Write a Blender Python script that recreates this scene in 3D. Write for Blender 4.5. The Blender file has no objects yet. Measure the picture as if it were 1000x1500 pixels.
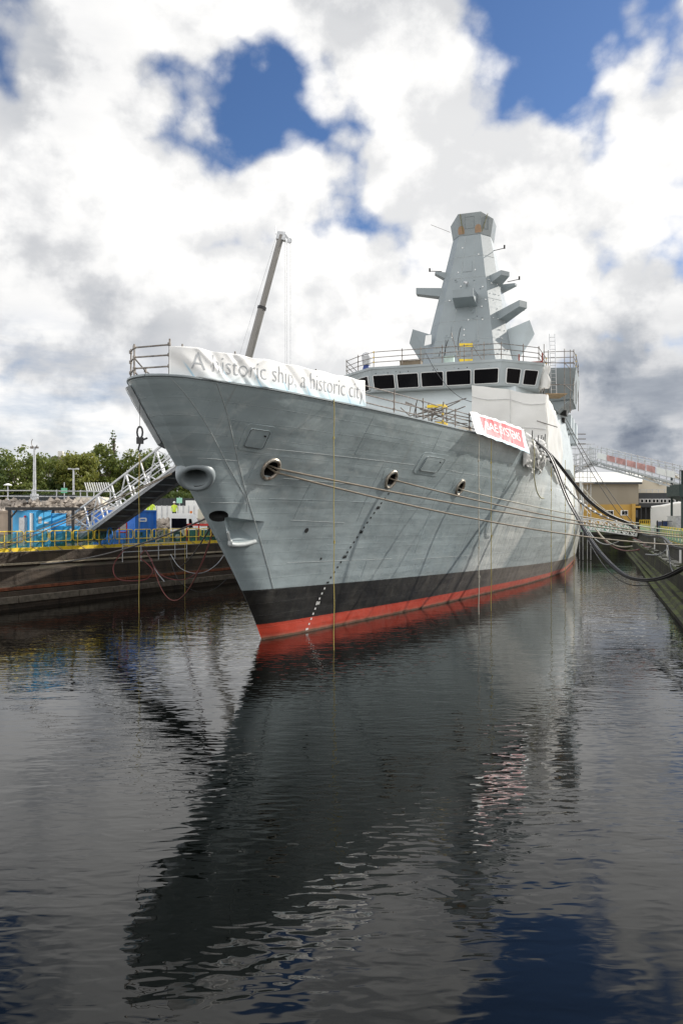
import bpy, bmesh, math, random
from mathutils import Vector, Matrix, Euler, noise
R=math.radians
scene=bpy.context.scene
C=scene.collection
rnd=random.Random(7)
F=1167.0; CAMH=4.5; HOR=760.0
# ------------------------------------------------------------------ materials
MATS={}
def new_mat(name):
    m=bpy.data.materials.new(name); m.use_nodes=True
    nt=m.node_tree; b=nt.nodes['Principled BSDF']
    return m,nt,b
def N(nt,typ,**kw):
    n=nt.nodes.new(typ)
    for k,v in kw.items():
        if k in n.inputs: n.inputs[k].default_value=v
        else: setattr(n,k,v)
    return n
def L(nt,a,b): nt.links.new(a,b)
def mixcol(nt,fac,a,b,blend='MIX'):
    n=nt.nodes.new('ShaderNodeMix'); n.data_type='RGBA'; n.blend_type=blend
    for i,v in ((0,fac),(6,a),(7,b)):
        if isinstance(v,(int,float)): n.inputs[i].default_value=v
        elif isinstance(v,(tuple,list)): n.inputs[i].default_value=(*v[:3],1)
        else: L(nt,v,n.inputs[i])
    return n.outputs[2]
def mth(nt,op,a,b=None,c=None,clamp=False):
    n=nt.nodes.new('ShaderNodeMath'); n.operation=op; n.use_clamp=clamp
    for i,v in enumerate((a,b,c)):
        if v is None: continue
        if isinstance(v,(int,float)): n.inputs[i].default_value=v
        else: L(nt,v,n.inputs[i])
    return n.outputs[0]
def ramp(nt,v,lo,hi,a=0.0,b=1.0,smooth=True):
    n=nt.nodes.new('ShaderNodeMapRange'); n.interpolation_type='SMOOTHSTEP' if smooth else 'LINEAR'
    L(nt,v,n.inputs[0]); n.inputs[1].default_value=lo; n.inputs[2].default_value=hi
    n.inputs[3].default_value=a; n.inputs[4].default_value=b
    return n.outputs[0]
def noise_tex(nt,vec,scale,detail=4,rough=.55,dist=0.0):
    n=nt.nodes.new('ShaderNodeTexNoise'); n.inputs['Scale'].default_value=scale
    n.inputs['Detail'].default_value=detail; n.inputs['Roughness'].default_value=rough; n.inputs['Distortion'].default_value=dist
    if vec is not None: L(nt,vec,n.inputs['Vector'])
    return n.outputs[0]
def mapping(nt,vec,scale=(1,1,1),rot=(0,0,0),loc=(0,0,0)):
    n=nt.nodes.new('ShaderNodeMapping'); n.inputs['Scale'].default_value=scale
    n.inputs['Rotation'].default_value=rot; n.inputs['Location'].default_value=loc
    L(nt,vec,n.inputs['Vector']); return n.outputs[0]
def mat(name,col,rough=.6,metal=0.0,var=.12,scale=3.0,bump=.0,dirt=None,dirt_amt=.3,spec=.5):
    """a painted / weathered surface: colour breaks up with noise, optional dirt patches and bump"""
    if name in MATS: return MATS[name]
    m,nt,b=new_mat(name)
    tc=N(nt,'ShaderNodeTexCoord').outputs['Object']
    n1=noise_tex(nt,tc,scale,6,.6)
    c=mixcol(nt,ramp(nt,n1,.3,.7),[v*(1-var) for v in col],[min(1,v*(1+var)) for v in col])
    if dirt:
        n2=noise_tex(nt,mapping(nt,tc,(1,1,.35)),scale*.7,7,.65,.4)
        c=mixcol(nt,ramp(nt,n2,.52,.72,0,dirt_amt),c,dirt)
    L(nt,c,b.inputs['Base Color'])
    n3=noise_tex(nt,tc,scale*4,4,.6)
    L(nt,ramp(nt,n3,.3,.7,max(.03,rough-.1),min(1,rough+.1)),b.inputs['Roughness'])
    b.inputs['Metallic'].default_value=metal; b.inputs['Specular IOR Level'].default_value=spec
    if bump:
        bp=N(nt,'ShaderNodeBump'); bp.inputs['Strength'].default_value=1; bp.inputs['Distance'].default_value=bump
        L(nt,n3,bp.inputs['Height']); L(nt,bp.outputs[0],b.inputs['Normal'])
    MATS[name]=m; return m
# ------------------------------------------------------------------ mesh builder
class MB:
    def __init__(s): s.v=[]; s.f=[]; s.mi=[]; s.uv={}
    def add(s,vs,fs,mi=0):
        o=len(s.v); s.v+= [tuple(v) for v in vs]
        for f in fs: s.f.append(tuple(i+o for i in f)); s.mi.append(mi)
        return s
    def box(s,lo,hi,mi=0,rot=0.0,piv=None):
        x0,y0,z0=lo; x1,y1,z1=hi
        vs=[(x0,y0,z0),(x1,y0,z0),(x1,y1,z0),(x0,y1,z0),(x0,y0,z1),(x1,y0,z1),(x1,y1,z1),(x0,y1,z1)]
        if rot:
            px,py=piv if piv else ((x0+x1)/2,(y0+y1)/2); c,sn=math.cos(rot),math.sin(rot)
            vs=[(px+(x-px)*c-(y-py)*sn,py+(x-px)*sn+(y-py)*c,z) for x,y,z in vs]
        return s.add(vs,[(0,3,2,1),(4,5,6,7),(0,1,5,4),(1,2,6,5),(2,3,7,6),(3,0,4,7)],mi)
    def hexa(s,b,t,mi=0):
        """prism between two rings of equal length (both counter-clockwise from above)"""
        n=len(b); fs=[tuple(range(n))[::-1],tuple(range(n,2*n))]
        fs+=[(i,(i+1)%n,n+(i+1)%n,n+i) for i in range(n)]
        return s.add(list(b)+list(t),fs,mi)
    def tube(s,pts,r,n=6,cap=True,mi=0,closed=False):
        pts=[Vector(p) for p in pts]; m=len(pts)
        rs=r if isinstance(r,(list,tuple)) else [r]*m
        vs=[]; up=None
        for i,p in enumerate(pts):
            if closed: d=pts[(i+1)%m]-pts[i-1]
            else: d=pts[min(i+1,m-1)]-pts[max(i-1,0)]
            d=d.normalized() if d.length>1e-9 else Vector((0,0,1))
            if up is None:
                up=Vector((0,0,1)) if abs(d.z)<.9 else Vector((1,0,0))
            a=up-d*up.dot(d)
            if a.length<1e-6: a=d.orthogonal()
            a.normalize(); up=a; bb=d.cross(a)
            for k in range(n):
                q=2*math.pi*k/n; vs.append(p+(a*math.cos(q)+bb*math.sin(q))*rs[i])
        fs=[]
        for i in range(m if closed else m-1):
            j=(i+1)%m
            for k in range(n):
                fs.append((i*n+k,i*n+(k+1)%n,j*n+(k+1)%n,j*n+k))
        if cap and not closed:
            fs.append(tuple(range(n))[::-1]); fs.append(tuple(range((m-1)*n,m*n)))
        return s.add(vs,fs,mi)
    def bar(s,p,q,w,h=None,mi=0):
        """square-section bar"""
        p,q=Vector(p),Vector(q); d=(q-p).normalized(); h=h or w
        up=Vector((0,0,1)) if abs(d.z)<.95 else Vector((1,0,0))
        a=d.cross(up).normalized()*w/2; b=a.cross(d).normalized()*h/2
        r0=[p-a-b,p+a-b,p+a+b,p-a+b]; r1=[x+(q-p) for x in r0]
        return s.add(r0+r1,[(0,3,2,1),(4,5,6,7),(0,1,5,4),(1,2,6,5),(2,3,7,6),(3,0,4,7)],mi)
    def cyl(s,c,r,z0,z1,n=16,r1=None,mi=0):
        r1=r if r1 is None else r1
        b=[(c[0]+r*math.cos(2*math.pi*k/n),c[1]+r*math.sin(2*math.pi*k/n),z0) for k in range(n)]
        t=[(c[0]+r1*math.cos(2*math.pi*k/n),c[1]+r1*math.sin(2*math.pi*k/n),z1) for k in range(n)]
        return s.hexa(b,t,mi)
    def quad(s,a,b,c,d,mi=0): return s.add([a,b,c,d],[(0,1,2,3)],mi)
    def grid(s,fn,nu,nv,mi=0,flip=False):
        vs=[fn(i/nu,j/nv) for j in range(nv+1) for i in range(nu+1)]
        w=nu+1; fs=[]
        for j in range(nv):
            for i in range(nu):
                q=(j*w+i,j*w+i+1,(j+1)*w+i+1,(j+1)*w+i); fs.append(q[::-1] if flip else q)
        return s.add(vs,fs,mi)
    def build(s,name,mats,parent=None,smooth=True,angle=35,origin=None,bevel=0):
        me=bpy.data.meshes.new(name)
        vs=s.v
        loc=(0,0,0)
        if parent is None and origin is None:
            xs=[v[0] for v in vs]; ys=[v[1] for v in vs]; zs=[v[2] for v in vs]
            origin=((min(xs)+max(xs))/2,(min(ys)+max(ys))/2,min(zs))
        if origin is not None:
            loc=origin; vs=[(v[0]-loc[0],v[1]-loc[1],v[2]-loc[2]) for v in vs]
        me.from_pydata(vs,[],s.f)
        if not isinstance(mats,(list,tuple)): mats=[mats]
        for m in mats: me.materials.append(m)
        if len(mats)>1: me.polygons.foreach_set('material_index',s.mi)
        bm=bmesh.new(); bm.from_mesh(me); bmesh.ops.recalc_face_normals(bm,faces=bm.faces)
        if bevel: bmesh.ops.bevel(bm,geom=[e for e in bm.edges if e.is_manifold and e.calc_face_angle(0)>.5],offset=bevel,segments=2,affect='EDGES',clamp_overlap=True)
        bm.to_mesh(me); bm.free()
        if smooth:
            me.polygons.foreach_set('use_smooth',[True]*len(me.polygons)); me.set_sharp_from_angle(angle=R(angle))
        o=bpy.data.objects.new(name,me); C.objects.link(o); o.location=loc
        if parent is not None: o.parent=parent
        return o
def tag(o,label=None,cat=None,group=None,kind=None):
    if label: o['label']=label
    if cat: o['category']=cat
    if group: o['group']=group
    if kind: o['kind']=kind
    return o
def thing(name,label,cat,loc=(0,0,0),rz=0.0,group=None):
    o=bpy.data.objects.new(name,None); C.objects.link(o); o.location=loc; o.rotation_euler=(0,0,rz)
    o.empty_display_size=.3
    return tag(o,label,cat,group)
def copy_tree(o,parent=None):
    c=o.copy(); C.objects.link(c)
    if parent is not None: c.parent=parent
    for ch in list(o.children): copy_tree(ch,c)
    return c
def text_mesh(body,size,bold=0.0,fine=.22):
    cu=bpy.data.curves.new('lettering','FONT'); cu.body=body; cu.size=size; cu.offset=bold
    cu.resolution_u=3
    ob=bpy.data.objects.new('lettering',cu); C.objects.link(ob)
    dg=bpy.context.evaluated_depsgraph_get(); dg.update()
    me=bpy.data.meshes.new_from_object(ob.evaluated_get(dg))
    bm=bmesh.new(); bm.from_mesh(me); bmesh.ops.triangulate(bm,faces=bm.faces)
    for _ in range(3 if fine>.2 else 6):
        es=[e for e in bm.edges if e.calc_length()>size*fine]
        if not es: break
        bmesh.ops.subdivide_edges(bm,edges=es,cuts=1); bmesh.ops.triangulate(bm,faces=[f for f in bm.faces if len(f.verts)>3])
    vs=[tuple(v.co) for v in bm.verts]; bm.verts.index_update(); fs=[tuple(v.index for v in f.verts) for f in bm.faces]
    bm.free(); bpy.data.objects.remove(ob); bpy.data.curves.remove(cu); bpy.data.meshes.remove(me)
    return vs,fs
def catenary(p,q,sag,n=24):
    p,q=Vector(p),Vector(q)
    return [p.lerp(q,i/n)-Vector((0,0,sag*4*(i/n)*(1-i/n))) for i in range(n+1)]
def spline(pts,n=8):
    """Catmull-Rom through points"""
    P=[Vector(p) for p in pts]; P=[P[0]*2-P[1]]+P+[P[-1]*2-P[-2]]; out=[]
    for i in range(1,len(P)-2):
        for k in range(n):
            t=k/n; a,b,c,d=P[i-1],P[i],P[i+1],P[i+2]
            out.append(.5*((2*b)+(c-a)*t+(2*a-5*b+4*c-d)*t*t+(3*b-a-3*c+d)*t**3))
    out.append(P[-2]); return out
def ax(px,Y): return (px-500)/F*Y            # world x of a bearing at distance Y
def az(py,Y): return CAMH+(HOR-py)*Y/F       # world z of an elevation at distance Y
def at(px,py,Y): return (ax(px,Y),Y,az(py,Y))
def pchip(pts):
    xs=[p[0] for p in pts]; ys=[p[1] for p in pts]; n=len(xs)
    h=[xs[i+1]-xs[i] for i in range(n-1)]; d=[(ys[i+1]-ys[i])/h[i] for i in range(n-1)]
    m=[0.0]*n
    for i in range(1,n-1):
        if d[i-1]*d[i]>0:
            w1=2*h[i]+h[i-1]; w2=h[i]+2*h[i-1]
            m[i]=(w1+w2)/(w1/d[i-1]+w2/d[i])
    m[0]=d[0]; m[-1]=d[-1]
    def f(x):
        if x<=xs[0]: return ys[0]+m[0]*(x-xs[0])
        if x>=xs[-1]: return ys[-1]+m[-1]*(x-xs[-1])
        lo,hi=0,n-1
        while hi-lo>1:
            mid=(lo+hi)//2
            if xs[mid]<=x: lo=mid
            else: hi=mid
        t=(x-xs[lo])/h[lo]; t2=t*t; t3=t2*t
        return (2*t3-3*t2+1)*ys[lo]+(t3-2*t2+t)*h[lo]*m[lo]+(-2*t3+3*t2)*ys[lo+1]+(t3-t2)*h[lo]*m[lo+1]
    return f
S_END=125.0
# stem rake: how far aft of the waterline stem the centreline begins at height z
stem=pchip([(-4,2.6),(-2,1.25),(0,0.0),(2,-1.62),(3.6,-3.1),(5.2,-4.68),(7,-6.42),(8.5,-7.75)])
# half-breadths against distance aft, one list per level
WL=pchip([(0,0),(1.0,.42),(3.7,1.15),(11,2.97),(18.9,4.67),(29.4,6.7),(36,7.6),(46,8.35),(60,8.3),(80,7.6),(95,6.9),(125,4.2)])
LOW=pchip([(1.25,0),(3.7,.6),(11,1.9),(18.9,3.3),(29.4,5.5),(36,6.6),(46,7.6),(60,7.6),(80,6.9),(95,6.2),(125,3.0)])
KN=pchip([(-4.48,0),(-4.2,.36),(-3.3,.72),(-2,1.1),(0,1.85),(3.6,2.95),(7,3.85),(11,4.85),(15,5.75),(19,6.55),(24,7.55),(29,8.4),(35,9.05),(40,9.35),(50,9.4),(60,9.05),(80,8.1),(95,7.3),(125,5.0)])
DK=pchip([(-7.75,0),(-7.62,.42),(-7.3,.85),(-6.6,1.3),(-5.5,1.83),(-4.2,2.42),(-1.6,3.25),(.2,3.82),(3.6,4.72),(7,5.5),(11,6.4),(15,7.15),(19,7.75),(23.4,8.2),(29,8.45),(42,8.5),(60,8.2),(80,7.5),(95,6.8),(125,4.8)])
LEV=[(-2,LOW),(0,WL),(5,KN),(8.5,DK)]
def col_u(i,n):
    x=i/n
    return .35*x**3+.65*x**2 if x<1 else 1.0
def hull_pt(u,z):
    """u 0..1 from the stem aft, z height -> (t,s)"""
    s=stem(z)+(S_END-stem(z))*u
    pts=[]
    for zl,B in LEV:
        sl=stem(zl)+(S_END-stem(zl))*u
        pts.append((zl,max(0.0,B(sl))))
    return max(0.0,pchip(pts)(z)),s
# ------------------------------------------------------------------ camera, sun, sky
cam=bpy.data.cameras.new('camera'); cam.sensor_fit='VERTICAL'; cam.sensor_height=36; cam.lens=F/1500*36
cam.shift_y=10/1500; cam.clip_end=3000
co=bpy.data.objects.new('camera',cam); C.objects.link(co); co.location=(0,0,CAMH); co.rotation_euler=(R(90),0,0)
scene.camera=co
SUN_AZ=R(61); SUN_EL=R(29)
sun=bpy.data.lights.new('sun','SUN'); sun.energy=5.0; sun.angle=R(.53); sun.color=(1,.95,.87)
so=bpy.data.objects.new('sun',sun); C.objects.link(so)
sdir=Vector((math.sin(SUN_AZ)*math.cos(SUN_EL),math.cos(SUN_AZ)*math.cos(SUN_EL),math.sin(SUN_EL)))
so.rotation_euler=(-sdir).to_track_quat('-Z','Y').to_euler(); so.location=sdir*100
w=bpy.data.worlds.new('World'); scene.world=w; w.use_nodes=True
w.cycles.sampling_method='MANUAL'; w.cycles.sample_map_resolution=256
nt=w.node_tree; nt.nodes.clear()
sky=N(nt,'ShaderNodeTexSky'); sky.sky_type='NISHITA'; sky.sun_disc=False; sky.sun_elevation=SUN_EL; sky.sun_rotation=SUN_AZ
sky.air_density=1.0; sky.dust_density=.6; sky.ozone_density=1.6
STR=.1; COVR=(.41,.63)
D=N(nt,'ShaderNodeTexCoord').outputs['Generated']
sep=N(nt,'ShaderNodeSeparateXYZ'); L(nt,D,sep.inputs[0]); dz=sep.outputs[2]
def pxdir(x,y): return Vector((x-500,F,HOR-y)).normalized()
def blob(x,y,r_in,r_out,vec=None):
    n=nt.nodes.new('ShaderNodeVectorMath'); n.operation='DOT_PRODUCT'; L(nt,vec or D,n.inputs[0]); n.inputs[1].default_value=pxdir(x,y)
    return ramp(nt,n.outputs['Value'],math.cos(math.atan(r_out/F)),math.cos(math.atan(r_in/F)))
def total(blobs):
    t=None
    for (x,y,a,b,k) in blobs:
        v=mth(nt,'MULTIPLY',blob(x,y,a,b),k); t=v if t is None else mth(nt,'ADD',t,v)
    return t
def fbm(offset,kv=.38):
    v=mapping(nt,D,(1,1,1.2),(0,0,0),tuple(offset))
    a=noise_tex(nt,v,3.4,3,.5,.15)
    b=noise_tex(nt,v,9.0,8,.58,.1)
    # billows: rounded lumps
    vo=nt.nodes.new('ShaderNodeTexVoronoi'); vo.feature='F1'; vo.inputs['Scale'].default_value=9; vo.inputs['Detail'].default_value=2.5; vo.inputs['Roughness'].default_value=.55
    wv=noise_tex(nt,v,7,3,.5); L(nt,v,vo.inputs['Vector'])
    c=mth(nt,'SUBTRACT',.75,vo.outputs['Distance'])
    return mth(nt,'ADD',mth(nt,'ADD',mth(nt,'MULTIPLY',a,.57),mth(nt,'MULTIPLY',b,.48)),mth(nt,'MULTIPLY',c,kv))
OFF=(3.1,.4,1.7)
base=fbm(OFF)
sh=sdir*.05
soft=fbm(OFF,.10); shift=fbm((OFF[0]+sh.x,OFF[1]+sh.y,OFF[2]+sh.z*1.2+.03),.10)
holes=total([(330,135,0,130,.26),(475,135,0,125,.22),(395,125,0,110,.20),(300,150,0,80,.08),(850,30,0,165,.22),(740,30,0,120,.12),(795,160,0,70,.10),(15,50,0,110,.12),(500,290,0,80,.10),(110,20,0,90,.05),(990,125,0,50,.05),(430,190,0,60,.03)])
fills=total([(180,230,40,320,.16),(660,190,20,180,.20),(620,380,40,320,.18),(300,400,40,320,.18),(900,300,30,220,.18),(985,110,0,130,.40),(620,-30,0,190,.14),(430,-60,0,220,.42),(40,420,0,160,.16),(60,300,0,130,.1),(200,60,0,170,.12),(940,620,10,160,.2)])
up_=mth(nt,'ADD',ramp(nt,sep.outputs[1],.05,.5,.22,0),mth(nt,'ADD',ramp(nt,dz,.6,.85,0,.08),ramp(nt,dz,.02,.36,.30,0)))  # first term: unseen cloud cover added behind the camera to brighten camera-facing sides
dens=mth(nt,'ADD',mth(nt,'ADD',mth(nt,'SUBTRACT',base,holes),fills),up_)
cov=ramp(nt,dens,*COVR)
low=total([(60,600,10,150,.5),(200,620,0,120,.3)])
lown=noise_tex(nt,mapping(nt,D,(1,1,4)),5.0,6,.6)
cov2=mth(nt,'MULTIPLY',cov,mth(nt,'SUBTRACT',1.0,mth(nt,'MULTIPLY',low,ramp(nt,lown,.35,.65)),clamp=True),clamp=True)
lit=ramp(nt,mth(nt,'SUBTRACT',soft,shift),-.09,.08)
thick=ramp(nt,dens,.75,1.15)
shade=mth(nt,'SUBTRACT',mth(nt,'ADD',mth(nt,'MULTIPLY',lit,.40),.70),mth(nt,'MULTIPLY',thick,.10))
dk=total([(940,630,0,210,.62),(1080,560,0,260,.2),(60,480,10,200,.22),(250,500,0,150,.12),(60,40,10,170,.30),(440,0,0,150,.16),(700,-20,0,150,.12)])
shade=mth(nt,'SUBTRACT',shade,mth(nt,'MULTIPLY',dk,ramp(nt,lown,.3,.75,.6,1.1)),clamp=True)
cr=nt.nodes.new('ShaderNodeValToRGB'); L(nt,shade,cr.inputs[0])
e=cr.color_ramp.elements; e[0].position=0; e[0].color=(.17,.2,.26,1); e[1].position=1; e[1].color=(.97,.96,.945,1)
for pos,col in ((.3,(.36,.39,.44,1)),(.55,(.6,.61,.63,1)),(.8,(.83,.83,.83,1))):
    k=e.new(pos); k.color=col
# cloud fronts opposite the sun, out of view: gain added to light camera-facing surfaces
op=nt.nodes.new('ShaderNodeVectorMath'); op.operation='DOT_PRODUCT'; L(nt,D,op.inputs[0]); op.inputs[1].default_value=(-math.sin(SUN_AZ),-math.cos(SUN_AZ),.25)
gain=mth(nt,'MULTIPLY',mth(nt,'ADD',1.0,ramp(nt,op.outputs['Value'],-.1,.9,0,.9)),1.10/STR)
cloud=nt.nodes.new('ShaderNodeVectorMath'); cloud.operation='SCALE'; L(nt,cr.outputs[0],cloud.inputs[0]); L(nt,gain,cloud.inputs['Scale'])
skyc=mixcol(nt,1.0,sky.outputs[0],(.60,.79,1.08),'MULTIPLY')
final=mixcol(nt,cov2,skyc,cloud.outputs[0])
bg=N(nt,'ShaderNodeBackground'); bg.inputs['Strength'].default_value=STR; L(nt,final,bg.inputs[0])
out=N(nt,'ShaderNodeOutputWorld'); L(nt,bg.outputs[0],out.inputs[0])
vs_=scene.view_settings; vs_.view_transform='Standard'; vs_.look='None'; vs_.exposure=0; vs_.gamma=1
scene.cycles.max_bounces=6; scene.cycles.diffuse_bounces=3; scene.cycles.glossy_bounces=3; scene.cycles.transparent_max_bounces=12
scene.cycles.use_denoising=True
# ------------------------------------------------------------------ water
def water_mat():
    m,nt,b=new_mat('dock_water')
    tc=N(nt,'ShaderNodeTexCoord').outputs['Object']
    b.inputs['Base Color'].default_value=(.0014,.0019,.0016,1); b.inputs['Roughness'].default_value=.0; b.inputs['IOR'].default_value=1.35
    v1=mapping(nt,tc,(1.0,2.3,1),(0,0,R(-14)))
    swell=noise_tex(nt,v1,.55,1,.4,.3)
    rip=noise_tex(nt,v1,2.5,.9,.4,.45)
    v2=mapping(nt,tc,(1.0,1.5,1),(0,0,R(22)))
    fine=noise_tex(nt,v2,5.0,.5,.4,.2)
    calm=ramp(nt,noise_tex(nt,mapping(nt,tc,(1,.6,1)),.085,4,.6,.8),.36,.64,.3,1.6)
    h=mth(nt,'ADD',mth(nt,'ADD',mth(nt,'MULTIPLY',swell,.013),mth(nt,'MULTIPLY',mth(nt,'MULTIPLY',rip,.0085),calm)),mth(nt,'MULTIPLY',mth(nt,'MULTIPLY',fine,.0016),calm))
    bp=N(nt,'ShaderNodeBump'); bp.inputs['Strength'].default_value=1; bp.inputs['Distance'].default_value=1.0
    L(nt,h,bp.inputs['Height']); L(nt,bp.outputs[0],b.inputs['Normal'])
    return m
mb=MB(); mb.quad((-60,2,0),(70,2,0),(70,140,0),(-60,140,0))
tag(mb.build('water',water_mat(),origin=(0,0,0)),kind='structure')
# ------------------------------------------------------------------ the ship
TH=math.atan(400/F); SO=Vector((-2.9746,29.6695,0.0))
CA,SA=math.cos(TH),math.sin(TH)
def W(t,s,z): return Vector((SO.x+SA*s+CA*t,SO.y+CA*s-SA*t,z))
ship=thing('warship','grey naval frigate afloat in the dock with a tall faceted mast','warship',tuple(SO),-TH)
def paint(name,base,ship_hull=False):
    m,nt,b=new_mat(name)
    tc=N(nt,'ShaderNodeTexCoord').outputs['Object']
    sx=N(nt,'ShaderNodeSeparateXYZ'); L(nt,tc,sx.inputs[0]); X,Yy,Z=sx.outputs
    uv=N(nt,'ShaderNodeCombineXYZ'); L(nt,Yy,uv.inputs[0]); L(nt,Z,uv.inputs[1]); P=uv.outputs[0]
    n1=noise_tex(nt,tc,.35,5,.6,.4)
    c=mixcol(nt,ramp(nt,n1,.3,.7),[v*.9 for v in base],[v*1.1 for v in base])
    bk=N(nt,'ShaderNodeTexBrick'); L(nt,P,bk.inputs['Vector'])
    bk.inputs['Color1'].default_value=(.38,.38,.38,1); bk.inputs['Color2'].default_value=(.62,.62,.62,1); bk.inputs['Mortar'].default_value=(.5,.5,.5,1)
    bk.inputs['Scale'].default_value=1; bk.inputs['Mortar Size'].default_value=.012; bk.inputs['Brick Width'].default_value=2.6; bk.inputs['Row Height'].default_value=.47; bk.offset=.37
    plate=N(nt,'ShaderNodeRGBToBW'); L(nt,bk.outputs['Color'],plate.inputs[0])
    c=mixcol(nt,.28,c,bk.outputs['Color'],'OVERLAY')
    # fine scratched streaks running down and forward
    st=noise_tex(nt,mapping(nt,P,(3.2,.22,1),(0,0,R(38))),1.6,6,.7)
    c=mixcol(nt,ramp(nt,st,.52,.8,0,.33),c,(.44,.47,.47))
    ds=noise_tex(nt,mapping(nt,P,(6.0,.3,1)),1.0,5,.65)
    c=mixcol(nt,ramp(nt,ds,.55,.8,0,.35),c,[v*.6 for v in base])
    bpn=N(nt,'ShaderNodeBump'); bpn.inputs['Strength'].default_value=1; bpn.inputs['Distance'].default_value=1
    # plating: shallow dishing between frames and along strakes
    dish=noise_tex(nt,mapping(nt,P,(.75,1.7,1)),1.5,2,.45)
    zz=mth(nt,'FRACT',mth(nt,'DIVIDE',mth(nt,'ADD',Z,mth(nt,'MULTIPLY',noise_tex(nt,mapping(nt,P,(.12,.9,1)),1.0,2,.5),.9)),.62)); strake=mth(nt,'MULTIPLY',mth(nt,'ABSOLUTE',mth(nt,'SUBTRACT',zz,.5)),.017)
    yy=mth(nt,'FRACT',mth(nt,'DIVIDE',Yy,.75)); frame=mth(nt,'MULTIPLY',mth(nt,'ABSOLUTE',mth(nt,'SUBTRACT',yy,.5)),.007)
    hgt=mth(nt,'ADD',mth(nt,'ADD',mth(nt,'MULTIPLY',dish,.024),mth(nt,'MULTIPLY',bk.outputs['Fac'],.004)),mth(nt,'ADD',strake,frame))
    L(nt,hgt,bpn.inputs['Height']); L(nt,bpn.outputs[0],b.inputs['Normal'])
    rgh=ramp(nt,noise_tex(nt,P,1.1,5,.65,.6),.3,.7,.25,.46)
    if ship_hull:
        sheen_f=mth(nt,'MULTIPLY',ramp(nt,noise_tex(nt,mapping(nt,P,(.9,1.6,1),(0,0,R(24))),.9,6,.62,.5),.50,.68),mth(nt,'MULTIPLY',ramp(nt,Z,3.2,6.0),ramp(nt,Yy,-1.0,6.0,1,.25)))
        c=mixcol(nt,mth(nt,'MULTIPLY',sheen_f,.42),c,(.52,.55,.54))  # pale noise patches painted in as reflected sheen on the upper bow
        c=mixcol(nt,mth(nt,'MULTIPLY',ramp(nt,Yy,16,30),.6),c,(.58,.61,.60))  # aft side coloured paler for the sun striking it more squarely
        # the two primer swathes left on the side, then black and red bottom paint
        def swath(s0,z0,k,w,soft):
            q=mth(nt,'SUBTRACT',Yy,mth(nt,'ADD',mth(nt,'MULTIPLY',mth(nt,'SUBTRACT',Z,z0),k),s0))
            return mth(nt,'MULTIPLY',ramp(nt,q,0,soft),ramp(nt,q,w-soft*.3,w,1,0))
        sw=mth(nt,'MULTIPLY',swath(13.8,1.3,.85,8.4,3.0),ramp(nt,noise_tex(nt,mapping(nt,P,(4,.28,1),(0,0,R(36))),1.9,7,.75),.36,.66,.30,1.0))
        sw=mth(nt,'MULTIPLY',sw,ramp(nt,Z,6.3,7.4,1,0))
        c=mixcol(nt,mth(nt,'MULTIPLY',mth(nt,'MULTIPLY',sw,.9),ramp(nt,plate.outputs[0],.38,.62,.72,1.0)),c,(.78,.78,.74))
        sw2=mth(nt,'MULTIPLY',ramp(nt,Yy,37.2,37.5),ramp(nt,Yy,39.6,39.9,1,0))
        c=mixcol(nt,mth(nt,'MULTIPLY',sw2,.9),c,(.74,.72,.66))
        sw3=ramp(nt,Yy,43,48); c=mixcol(nt,mth(nt,'MULTIPLY',sw3,.55),c,(.56,.53,.46))
        blk=ramp(nt,mth(nt,'ADD',mth(nt,'ADD',Z,mth(nt,'MULTIPLY',noise_tex(nt,P,6,5,.7),.03)),mth(nt,'MULTIPLY',Yy,.019)),1.935,1.96,1,0,False)
        dirtn=noise_tex(nt,mapping(nt,P,(1.6,.35,1),(0,0,R(30))),1.3,6,.65)
        blackc=mixcol(nt,ramp(nt,dirtn,.45,.75,0,.5),(.012,.011,.010),(.05,.045,.035))
        blackc=mixcol(nt,mth(nt,'MULTIPLY',ramp(nt,Yy,8,30,0,.9),ramp(nt,dirtn,.25,.6,.55,1)),blackc,(.24,.205,.175))
        redn=mth(nt,'ADD',mth(nt,'ADD',Z,mth(nt,'MULTIPLY',Yy,.006)),mth(nt,'MULTIPLY',noise_tex(nt,P,5,5,.7),.035))
        redf=ramp(nt,redn,.615,.635,1,0,False)
        rn=noise_tex(nt,mapping(nt,P,(.8,4,1)),1.5,6,.7)
        redc=mixcol(nt,ramp(nt,rn,.4,.7,0,.4),(.56,.055,.024),(.40,.06,.032))
        redc=mixcol(nt,mth(nt,'MULTIPLY',ramp(nt,Z,.02,.2,1,0),ramp(nt,rn,.35,.6,.25,.95)),redc,(.42,.23,.16))
        redc=mixcol(nt,ramp(nt,Yy,10,45,0,.5),redc,(.45,.2,.14))
        c=mixcol(nt,blk,c,blackc); c=mixcol(nt,redf,c,redc)
        slime=mth(nt,'MULTIPLY',ramp(nt,mth(nt,'SUBTRACT',Z,mth(nt,'MULTIPLY',rn,.12)),-.02,.05,1,0),.8); c=mixcol(nt,slime,c,(.06,.055,.03))
        run=mth(nt,'MULTIPLY',ramp(nt,noise_tex(nt,mapping(nt,P,(2.2,.16,1)),1.2,6,.7),.60,.74),ramp(nt,Z,1.0,6.5,.12,.42)); c=mixcol(nt,run,c,(.20,.175,.14))
        rgh=mth(nt,'ADD',rgh,mth(nt,'MULTIPLY',blk,.12))
    L(nt,c,b.inputs['Base Color']); L(nt,rgh,b.inputs['Roughness'])
    b.inputs['Specular IOR Level'].default_value=.5
    MATS[name]=m; return m
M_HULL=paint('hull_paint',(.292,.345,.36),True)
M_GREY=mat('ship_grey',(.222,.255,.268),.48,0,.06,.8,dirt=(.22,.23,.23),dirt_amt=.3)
M_MID=mat('bridge_grey',(.33,.37,.385),.48,0,.06,.8,dirt=(.26,.28,.28),dirt_amt=.35)
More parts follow.
